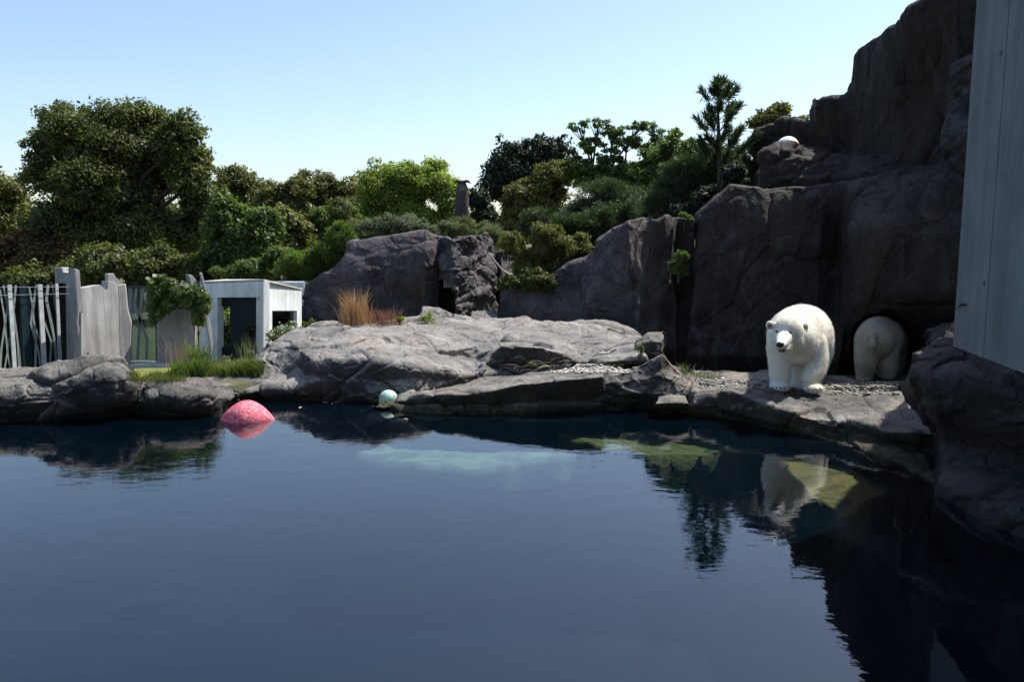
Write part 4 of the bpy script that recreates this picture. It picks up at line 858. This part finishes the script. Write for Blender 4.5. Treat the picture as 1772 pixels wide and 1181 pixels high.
# ------------------------------------------------------------------ pebbles, driftwood
import bmesh
def pebmesh(seed):
    rng = np.random.default_rng(seed); bm = bmesh.new(); bmesh.ops.create_icosphere(bm, subdivisions=2, radius=1)
    off = rng.uniform(0, 99, 3)
    for v in bm.verts:
        q = np.array([list(v.co)])*.8+off; v.co *= 1+.28*vnoise(q, seed)[0]
    me = bpy.data.meshes.new('pebble'); bm.to_mesh(me); bm.free()
    me.polygons.foreach_set('use_smooth', np.ones(len(me.polygons), bool)); return me
PM = [pebmesh(i) for i in range(6)]
PM2 = [m_.copy() for m_ in PM]
for m_ in PM: m_.materials.append(M_bone)
for m_ in PM2: m_.materials.append(M_peb2)
dg = bpy.context.evaluated_depsgraph_get()
def drop(px, py, z0=.4):
    """first surface the pixel's ray meets"""
    dgx = bpy.context.evaluated_depsgraph_get()
    r = ray(px, py); hit, loc, nr, *_ , ob, mtx = (lambda t: (t[0], t[1], t[2], t[3], t[4], t[5]))(SC.ray_cast(dgx, Vector((0, 0, CAMZ)), Vector(r).normalized()))
    return np.array(loc) if hit else G(px, py, z0)
bpy.context.view_layer.update()
rng = np.random.default_rng(11)
areas = [((955, 1078), (632, 646), 34, 'white pebble on the rock shelf beside the driftwood', 'pebbles beside the driftwood', .75),
         ((1205, 1325), (655, 672), 26, 'buff pebble between the peaked boulder and the walking bear', 'pebbles left of the bear', .6),
         ((1445, 1552), (664, 684), 40, 'grey buff pebble in the shade near the second bear', 'pebbles before the second bear', .3)]
for (x0, x1), (y0, y1), n, lb, gp, wf in areas:
    for k in range(n):
        px, py = rng.uniform(x0, x1), rng.uniform(y0, y1)
        p = drop(px, py)
        o = bpy.data.objects.new('pebble', (PM if rng.random() < wf else PM2)[rng.integers(6)]); C.objects.link(o)
        s_ = rng.uniform(.022, .05); o.location = (p[0], p[1], p[2]+s_*.15); o.scale = (s_*rng.uniform(.9, 1.4), s_*rng.uniform(.8, 1.2), s_*rng.uniform(.5, .75)); o.rotation_euler = (0, 0, rng.uniform(0, 6.28))
        props(o, lb, 'pebble', gp)
def gravel(name, xr, yr, n, s0, s1, m_, seed, label):
    rng = np.random.default_rng(seed); V, F = [], []
    ico = np.array([v.co[:] for v in PM[0].vertices]); fi = [tuple(p.vertices) for p in PM[0].polygons]; fi = np.array(fi)
    for k in range(n):
        p = drop(rng.uniform(*xr), rng.uniform(*yr)); s_ = rng.uniform(s0, s1); a = rng.uniform(0, 6.28); ca, sa = math.cos(a), math.sin(a)
        q = ico*np.array([1.25, .9, .6])*s_; q = np.stack([q[:, 0]*ca-q[:, 1]*sa, q[:, 0]*sa+q[:, 1]*ca, q[:, 2]], 1)
        V.append(q+p); F.append(fi+len(ico)*k)
    mobj(name, np.concatenate(V), np.concatenate(F), m_, smooth=True, kind='stuff', label=label, cat='gravel')
gravel('gravel', (950, 1085), (631, 646), 260, .015, .035, M_bone, 1, 'fine white gravel around the pebbles on the shelf')
gravel('gravel', (1200, 1330), (656, 673), 220, .015, .035, M_peb2, 2, 'buff gravel strip left of the walking bear')
gravel('gravel', (1430, 1554), (662, 684), 300, .015, .035, M_peb2, 3, 'grey gravel before the cave')
for k in range(26):
    px, py = rng.uniform(860, 985), rng.uniform(630, 645); p = drop(px, py)
    a = rng.uniform(-.5, .5)+(math.pi if rng.random() < .5 else 0); L_ = rng.uniform(.12, .38); d = np.array([math.cos(a), math.sin(a)*.8, rng.uniform(-.05, .25)])
    mb = MB(); mb.tube([p+np.array([0, 0, .03]), p+d*L_*.5+np.array([0, 0, .05]), p+d*L_+np.array([0, 0, .03])], [.012, .016, .008], 6, .2, k)
    mb.build('stick', M_stick if k % 3 else M_twig, label='short bleached stick in the driftwood pile on the rock shelf' if k % 3 else 'short dark twig lying in the driftwood pile on the rock shelf', cat='stick', group='driftwood on the rock shelf')
p = drop(965, 640); mb = MB(); mb.tube([p, p+np.array([.12, 0, .12]), p+np.array([.35, 0, .2]), p+np.array([.55, .1, .22])], [.014, .012, .009, .004], 6); mb.build('curved_branch', M_twig, label='thin curved branch rising from the driftwood pile', cat='branch')

# ------------------------------------------------------------------ grass, weeds, small plants
def blades(name, bases, hmin, hmax, wd, lean, m_, seed, per=1, parent=None, **kw):
    rng = np.random.default_rng(seed); V, F, T_ = [], [], []
    B = np.repeat(bases, per, 0)+np.concatenate([rng.normal(size=(len(bases)*per, 2))*.04, np.zeros((len(bases)*per, 1))], 1)
    n = len(B); h = rng.uniform(hmin, hmax, n)[:, None]; a = rng.uniform(0, 6.28, n); d = np.stack([np.cos(a), np.sin(a), np.zeros(n)], 1)
    s = np.stack([-np.sin(a+.8), np.cos(a+.8), np.zeros(n)], 1)*wd; up = np.array([0, 0, 1.])
    ll = rng.uniform(.2, 1, n)[:, None]*lean
    V = np.stack([B-s, B+s, B+up*h*.6+d*h*ll*.35+s*.7, B+up*h*.6+d*h*ll*.35-s*.7, B+up*h*.95+d*h*ll], 1).reshape(-1, 3)
    i = np.arange(n)*5
    F = np.concatenate([np.stack([i, i+1, i+2, i+3], 1), np.stack([i+3, i+2, i+4, i+4], 1)])
    F = [tuple(f) for f in np.stack([i, i+1, i+2, i+3], 1)]+[tuple(f) for f in np.stack([i+3, i+2, i+4], 1)]
    return mobj(name, V, F, m_, parent, col=np.repeat(rng.uniform(0, 1, n), 5), **kw)
def area(poly_px, n, z0, seed):
    rng = np.random.default_rng(seed); (x0, x1), (y0, y1) = poly_px
    return np.array([drop(rng.uniform(x0, x1), rng.uniform(y0, y1), z0) for _ in range(n)])
blades('grass', area(((345, 452), (638, 652)), 1000, .25, 1), .06, .30, .007, .8, L_grass, 1, 5, label='fresh grass growing in front of the kiosk door', cat='grass', kind='stuff')
blades('grass', area(((300, 360), (638, 652)), 300, .25, 2), .08, .3, .006, .6, L_mid, 2, 6, label='tangled green weeds by the jagged fin', cat='grass', kind='stuff')
blades('grass', area(((225, 320), (645, 662)), 500, .2, 3), .02, .07, .006, .6, L_grass, 3, 6, label='short yellow green turf between fence and boulder', cat='grass', kind='stuff')
c0, c1 = G(242, 662, .36), G(322, 640, .36)
mb = MB(); mb.prism([G(236, 663, .33), G(330, 661, .33), G(345, 641, .33), G(232, 643, .33)], (0, 0, .06)); mb.build('moss_patch', M_moss, kind='structure')
def tuft(name, px, py, Y, h, sp_, n, m_, seed, label, wd=.005, lean=.5, z=None, cat='grass tuft'):
    b = P(px, py, Y); rng = np.random.default_rng(seed); B = b+np.concatenate([rng.normal(size=(n, 2))*sp_, np.zeros((n, 1))], 1)
    return blades(name, B, h*.45, h, wd, lean, m_, seed, 3, label=label, cat=cat)
tuft('dry_grass_tuft', 618, 562, 18.5, .95, .16, 120, L_dry, 7, 'tall tan dry grass tuft on top of the mound', .006, .55)
tuft('dry_grass_tuft', 662, 562, 18.7, .45, .20, 90, L_dryred, 8, 'low reddish dry grass right of the tan tuft', .006, .6)
tuft('dry_weed', 318, 648, 18.0, 1.1, .18, 26, L_dry, 9, 'sparse dry weed in front of the ivy panel', .004, .6, cat='plant')
tuft('tall_weed', 350, 648, 18.0, .9, .15, 60, L_mid, 10, 'bushy green weed at the foot of the jagged fin', .012, .6, cat='plant')
tuft('tall_weed', 430, 645, 20.0, 1.1, .12, 40, L_grey, 11, 'tall grey green weed in front of the teal door', .008, .35, cat='plant')
def leafy(name, px, py, Y, L, n, ln, m_, seed, label, fl=0):
    b = P(px, py, Y); e = empty(name, b, label, 'plant'); rng = np.random.default_rng(seed)
    lob = lobepx(Y, L); V, F, t_, cl = crown(lob, n, ln, ln*.6, seed, clump=.4, ncl=8); mobj('leaves', V, F, m_, e, col=t_)
    mb = MB()
    for k in range(8):
        l = lob[rng.integers(len(lob))]; mb.tube([b, (b+np.array(l[:3]))/2+rng.normal(size=3)*.03, np.array(l[:3])+rng.normal(size=3)*.3*np.array(l[3:])], [.008, .006, .003], 5)
    mb.build('stem', M_bark, e)
    if fl:
        V, F, t_, cl = crown(lob, fl, ln*.8, ln*.7, seed+5, clump=.4, ncl=8); mobj('flowers', V, F, L_flower, e, col=t_, kind='stuff')
leafy('flowering_shrub', 490, 605, 18.2, [(480, 580, 16, 16), (500, 568, 14, 14), (508, 560, 8, 8), (468, 592, 8, 8)], 420, .075, L_mid, 1, 'white flowering shrub in front of the kiosk side window', 110)
leafy('flowering_shrub', 385, 645, 18.0, [(392, 625, 12, 10), (380, 632, 10, 8)], 260, .05, L_grass, 2, 'low white flowering plant in the grass before the kiosk', 120)
leafy('small_plant', 692, 560, 18.8, [(692, 551, 7, 7)], 70, .09, L_lime, 3, 'tiny bright green plant on the mound right of the reddish grass')
leafy('small_plant', 738, 558, 18.9, [(735, 551, 10, 5), (742, 546, 5, 7), (752, 555, 4, 4)], 90, .09, L_lime, 4, 'bright green sprout before the long low slab')
leafy('small_plant', 921, 636, 15.6, [(921, 630, 7, 5)], 60, .06, L_grass, 5, 'small green sprout growing in the driftwood')
leafy('small_plant', 1110, 614, 16.0, [(1110, 605, 10, 9)], 90, .05, L_grass, 6, 'pale green weed at the right end of the mound')
leafy('small_plant', 528, 566, 18.0, [(528, 560, 7, 6), (540, 556, 5, 5)], 80, .07, L_mid, 7, 'small green plant at the left top of the mound')
tuft('shelf_weed', 1180, 655, 14.6, .32, .10, 34, L_grey, 12, 'thin weed behind the peaked boulder', .007, .6, cat='plant')
tuft('shelf_weed', 1215, 662, 14.6, .26, .14, 40, L_grey, 13, 'thin weed at the foot of the cliff left of the bear', .007, .6, cat='plant')
# ivy over the panel
def inpoly(x, y, P_):
    r = False; n = len(P_)
    for i in range(n):
        (a, b), (c, d) = P_[i], P_[i-1]
        if (b > y) != (d > y) and x < (c-a)*(y-b)/(d-b)+a: r = not r
    return r
IV = [(258, 483), (274, 473), (296, 480), (321, 488), (330, 494), (354, 498), (363, 514), (361, 538), (353, 541), (351, 559), (337, 557), (332, 532), (310, 527), (284, 541), (262, 560), (258, 530)]
rng = np.random.default_rng(9); pts = []
while len(pts) < 3400:
    x, y = rng.uniform(255, 366), rng.uniform(470, 562)
    if inpoly(x, y, IV) and not inpoly(x, y, [(300, 487), (318, 485), (324, 493), (312, 498), (300, 495)]): pts.append(P(x, y, 20.4+rng.uniform(-.22, .15)+.12*math.sin(x*.2)*math.cos(y*.15)))
pts = np.array(pts); nn_ = rng.normal(size=pts.shape)*.45+np.array([.1, -.8, .6])
V, F = leaves(pts, nn_, .11, .10, rng, align=np.tile([0, -.3, -.8], (len(pts), 1)))
iv = empty('ivy', P(310, 560, 20.4), 'green ivy draped over the board marked panel', 'climbing plant')
mobj('leaves', V, F, L_ivy, iv, col=np.repeat(rng.uniform(0, 1, len(pts)), 4))
mb = MB(); mb.tube([P(345, 632, 20.45), P(343, 560, 20.45), P(330, 520, 20.45), P(290, 505, 20.45)], [.02, .018, .014, .01], 6); mb.build('stem', M_bark, iv)
for k, (x, y) in enumerate([(562, 697), (575, 699), (583, 697), (702, 726), (520, 706)]):
    c = G(x, y, .004); a = k*1.9; d = np.array([math.cos(a), math.sin(a), 0]); q = np.array([-d[1], d[0], 0])
    mb = MB(); mb.add([c-d*.06, c+q*.025+[0, 0, .01], c+d*.06, c-q*.025+[0, 0, .008]], [(0, 1, 2, 3)]); mb.build('floating_leaf', M_stick, label='dry leaf floating on the pool', cat='leaf', group='leaves on the water')
# litter by the moss
for k in range(7):
    p = P(292+k*6, 655-k*.8, 15.0); mb = MB(); a = k*1.3; mb.tube([p, p+np.array([math.cos(a)*.09, math.sin(a)*.06, .05]), p+np.array([math.cos(a)*.2, math.sin(a)*.1, .03])], [.02, .03, .01], 6, .3, k)
    mb.build('bark_piece', M_twig if k % 2 else M_stick, label='curled piece of bark lying right of the moss patch', cat='bark', group='bark pieces by the moss')

# ------------------------------------------------------------------ polar bears
def body(name, chains, mat_, parent, vox=.022, smooth=5, balls=()):
    mb = MB()
    for ch in chains:
        pp = [(P(x, y, Y), r*Y/FPX) for x, y, Y, r in ch]
        for (a, ra), (b, rb) in zip(pp[:-1], pp[1:]):
            n = max(2, int(np.linalg.norm(b-a)/(min(ra, rb)*.22)))
            for i in range(n+1):
                f = i/n; mb.ball(a+(b-a)*f, ra+(rb-ra)*f, 18, 12)
    for (x, y, Y, rx, ry, rz) in balls:
        c = P(x, y, Y); mb.ball(c, 1, 24, 14, (rx*Y/FPX, ry*Y/FPX, rz*Y/FPX))
    o = mb.build('tmp', mat_)
    m1 = o.modifiers.new('r', 'REMESH'); m1.mode = 'VOXEL'; m1.voxel_size = vox
    m2 = o.modifiers.new('s', 'SMOOTH'); m2.factor = .6; m2.iterations = smooth
    d = bpy.context.evaluated_depsgraph_get(); me = bpy.data.meshes.new_from_object(o.evaluated_get(d))
    V = np.empty(len(me.vertices)*3); me.vertices.foreach_get('co', V); V = V.reshape(-1, 3)+np.array(o.location)
    V += 0
    off = np.array(parent['_org'])
    me.vertices.foreach_set('co', (V-off).ravel()); me.update(); me.name = name
    me.polygons.foreach_set('use_smooth', np.ones(len(me.polygons), bool)); me.materials.clear(); me.materials.append(mat_)
    bpy.data.objects.remove(o)
    ob = bpy.data.objects.new(name, me); C.objects.link(ob); ob.parent = parent
    return ob, V
bear = empty('polar_bear', P(1375, 678, 13.7), 'walking polar bear in the sun facing the camera with lowered head', 'bear')
bo_, _ = body('body', [
    [(1397, 588, 15.0, 44), (1388, 578, 14.6, 51), (1378, 582, 14.2, 50), (1374, 592, 13.8, 42)],            # rump to shoulder
    [(1374, 585, 13.8, 40), (1368, 580, 13.4, 31), (1362, 573, 13.15, 26)],                                   # neck to skull
    [(1374, 592, 13.45, 24), (1367, 586, 13.15, 22)],                                                       # jowl right
    [(1352, 584, 13.1, 18), (1360, 588, 13.1, 19)],
    [(1358, 584, 13.0, 15), (1354, 592, 12.8, 11.5), (1351, 598, 12.62, 8)],                                # muzzle
    [(1360, 598, 12.95, 12), (1355, 605, 12.75, 7.5)],                                                     # lower jaw
    [(1352, 600, 13.8, 25), (1350, 625, 13.7, 20.5), (1350, 650, 13.7, 18), (1350, 664, 13.7, 16)],         # near-left foreleg
    [(1402, 598, 13.9, 29), (1410, 622, 13.8, 23), (1408, 642, 13.7, 20), (1401, 655, 13.6, 16), (1404, 667, 13.65, 12)],
    [(1398, 610, 15.0, 32), (1384, 632, 14.6, 20), (1381, 652, 14.4, 14), (1380, 664, 14.3, 12.5)],         # hind between the legs
    [(1408, 605, 15.1, 34), (1412, 635, 15.0, 20), (1410, 652, 15.1, 14), (1410, 662, 15.1, 12)],
], M_fur, bear, balls=[(1349, 669, 13.58, 18, 22, 9), (1406, 672, 13.5, 17, 22, 9), (1379, 668, 14.2, 13, 20, 8), (1410, 666, 15.0, 13, 18, 8),
                        (1332, 563, 13.15, 8, 4, 8.5), (1391, 566, 13.2, 9, 4, 9)], vox=.018, smooth=6)
def coat(ob, m_, parent, n, ln, wd, seed, flow, avoid=None):
    """short guard hairs lying along the body"""
    rng = np.random.default_rng(seed); me = ob.data; N = len(me.vertices)
    co = np.empty(N*3); me.vertices.foreach_get('co', co); co = co.reshape(-1, 3)
    no = np.empty(N*3); me.vertices.foreach_get('normal', no); no = no.reshape(-1, 3)
    i = rng.integers(0, N, n); p = co[i]+rng.normal(size=(n, 3))*.008; nn = no[i]
    if avoid is not None:
        kp = np.ones(n, bool)
        for a_, r_ in avoid: kp &= np.linalg.norm(p+np.array(parent['_org'])-a_, axis=1) > r_
        p = p[kp]; nn = nn[kp]; n = len(p)
    fl = np.array(flow)+rng.normal(size=(n, 3))*.35; cl = fbm(p*9, 2, seed)[:, None]; fl += np.roll(nn, 1, 1)*cl*.9
    fl -= nn*(fl*nn).sum(1)[:, None]; fl /= np.linalg.norm(fl, axis=1, keepdims=True)+1e-6
    d = fl+nn*rng.uniform(.12, .45, n)[:, None]; d /= np.linalg.norm(d, axis=1, keepdims=True)
    s_ = np.cross(nn, d); s_ /= np.linalg.norm(s_, axis=1, keepdims=True)+1e-6; k = rng.uniform(.5, 1.2, n)[:, None]
    V = np.stack([p-s_*wd, p+s_*wd, p+d*ln*k], 1).reshape(-1, 3)+np.array(parent['_org'])
    return mobj('fur', V, np.arange(3*n).reshape(n, 3), m_, parent, kind='stuff')
def part_ball(nm, x, y, Y, rx, ry, rz, m_, parent, **k):
    c = P(x, y, Y); s_ = Y/FPX; mb = MB(); mb.ball(c, 1, 18, 12, (rx*s_, ry*s_, rz*s_)); return mb.build(nm, m_, parent, smooth=True, **k)
part_ball('nose', 1350, 597, 12.57, 7, 5, 5.2, M_nose, bear)
part_ball('mouth', 1353, 606.5, 12.66, 6.5, 7, 3.2, M_nose, bear)
part_ball('eye', 1344, 574, 12.92, 2.6, 2.0, 2.2, M_eye, bear); part_ball('eye', 1367, 575.5, 12.90, 2.7, 2.0, 2.2, M_eye, bear)
part_ball('inner_ear', 1332.5, 564, 13.09, 4.6, 2.5, 5.2, M_earin, bear); part_ball('inner_ear', 1389.5, 567.5, 13.13, 5.2, 2.5, 5.4, M_earin, bear)
def claws(cx, cy, Y, hw, n, parent):
    for k in range(n):
        u = -1+2*k/(n-1); a = P(cx+u*hw, cy-2+abs(u)*-1.5, Y+.03*abs(u)); mb = MB(); mb.tube([a, a+np.array([u*.012, -.045, -.012]), a+np.array([u*.018, -.075, -.04])], [.011, .009, .003], 6); mb.build('claw', M_claw, parent)
claws(1350, 673, 13.36, 13, 5, bear); claws(1405, 676, 13.27, 13, 5, bear)
bear2 = empty('polar_bear', P(1520, 668, 16.8), 'shaded polar bear seen from behind entering the cave', 'bear')
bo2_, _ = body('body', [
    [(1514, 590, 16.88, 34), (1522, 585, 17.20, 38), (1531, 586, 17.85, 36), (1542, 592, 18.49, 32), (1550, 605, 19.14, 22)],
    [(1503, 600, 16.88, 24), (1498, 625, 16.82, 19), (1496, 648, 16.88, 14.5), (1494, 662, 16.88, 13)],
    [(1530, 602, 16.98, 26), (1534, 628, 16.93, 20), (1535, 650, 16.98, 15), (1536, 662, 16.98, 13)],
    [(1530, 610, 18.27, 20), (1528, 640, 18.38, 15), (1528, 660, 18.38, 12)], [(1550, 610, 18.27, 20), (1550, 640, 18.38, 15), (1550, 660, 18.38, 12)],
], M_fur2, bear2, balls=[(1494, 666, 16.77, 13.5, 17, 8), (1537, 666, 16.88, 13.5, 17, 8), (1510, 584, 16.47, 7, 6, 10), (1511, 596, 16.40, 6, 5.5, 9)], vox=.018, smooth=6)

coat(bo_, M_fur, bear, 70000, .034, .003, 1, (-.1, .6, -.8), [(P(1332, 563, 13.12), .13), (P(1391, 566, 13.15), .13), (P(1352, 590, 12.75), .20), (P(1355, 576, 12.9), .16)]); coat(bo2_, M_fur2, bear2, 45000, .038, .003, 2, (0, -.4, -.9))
for o in list(SC.objects):
    if '_org' in o.keys(): del o['_org']
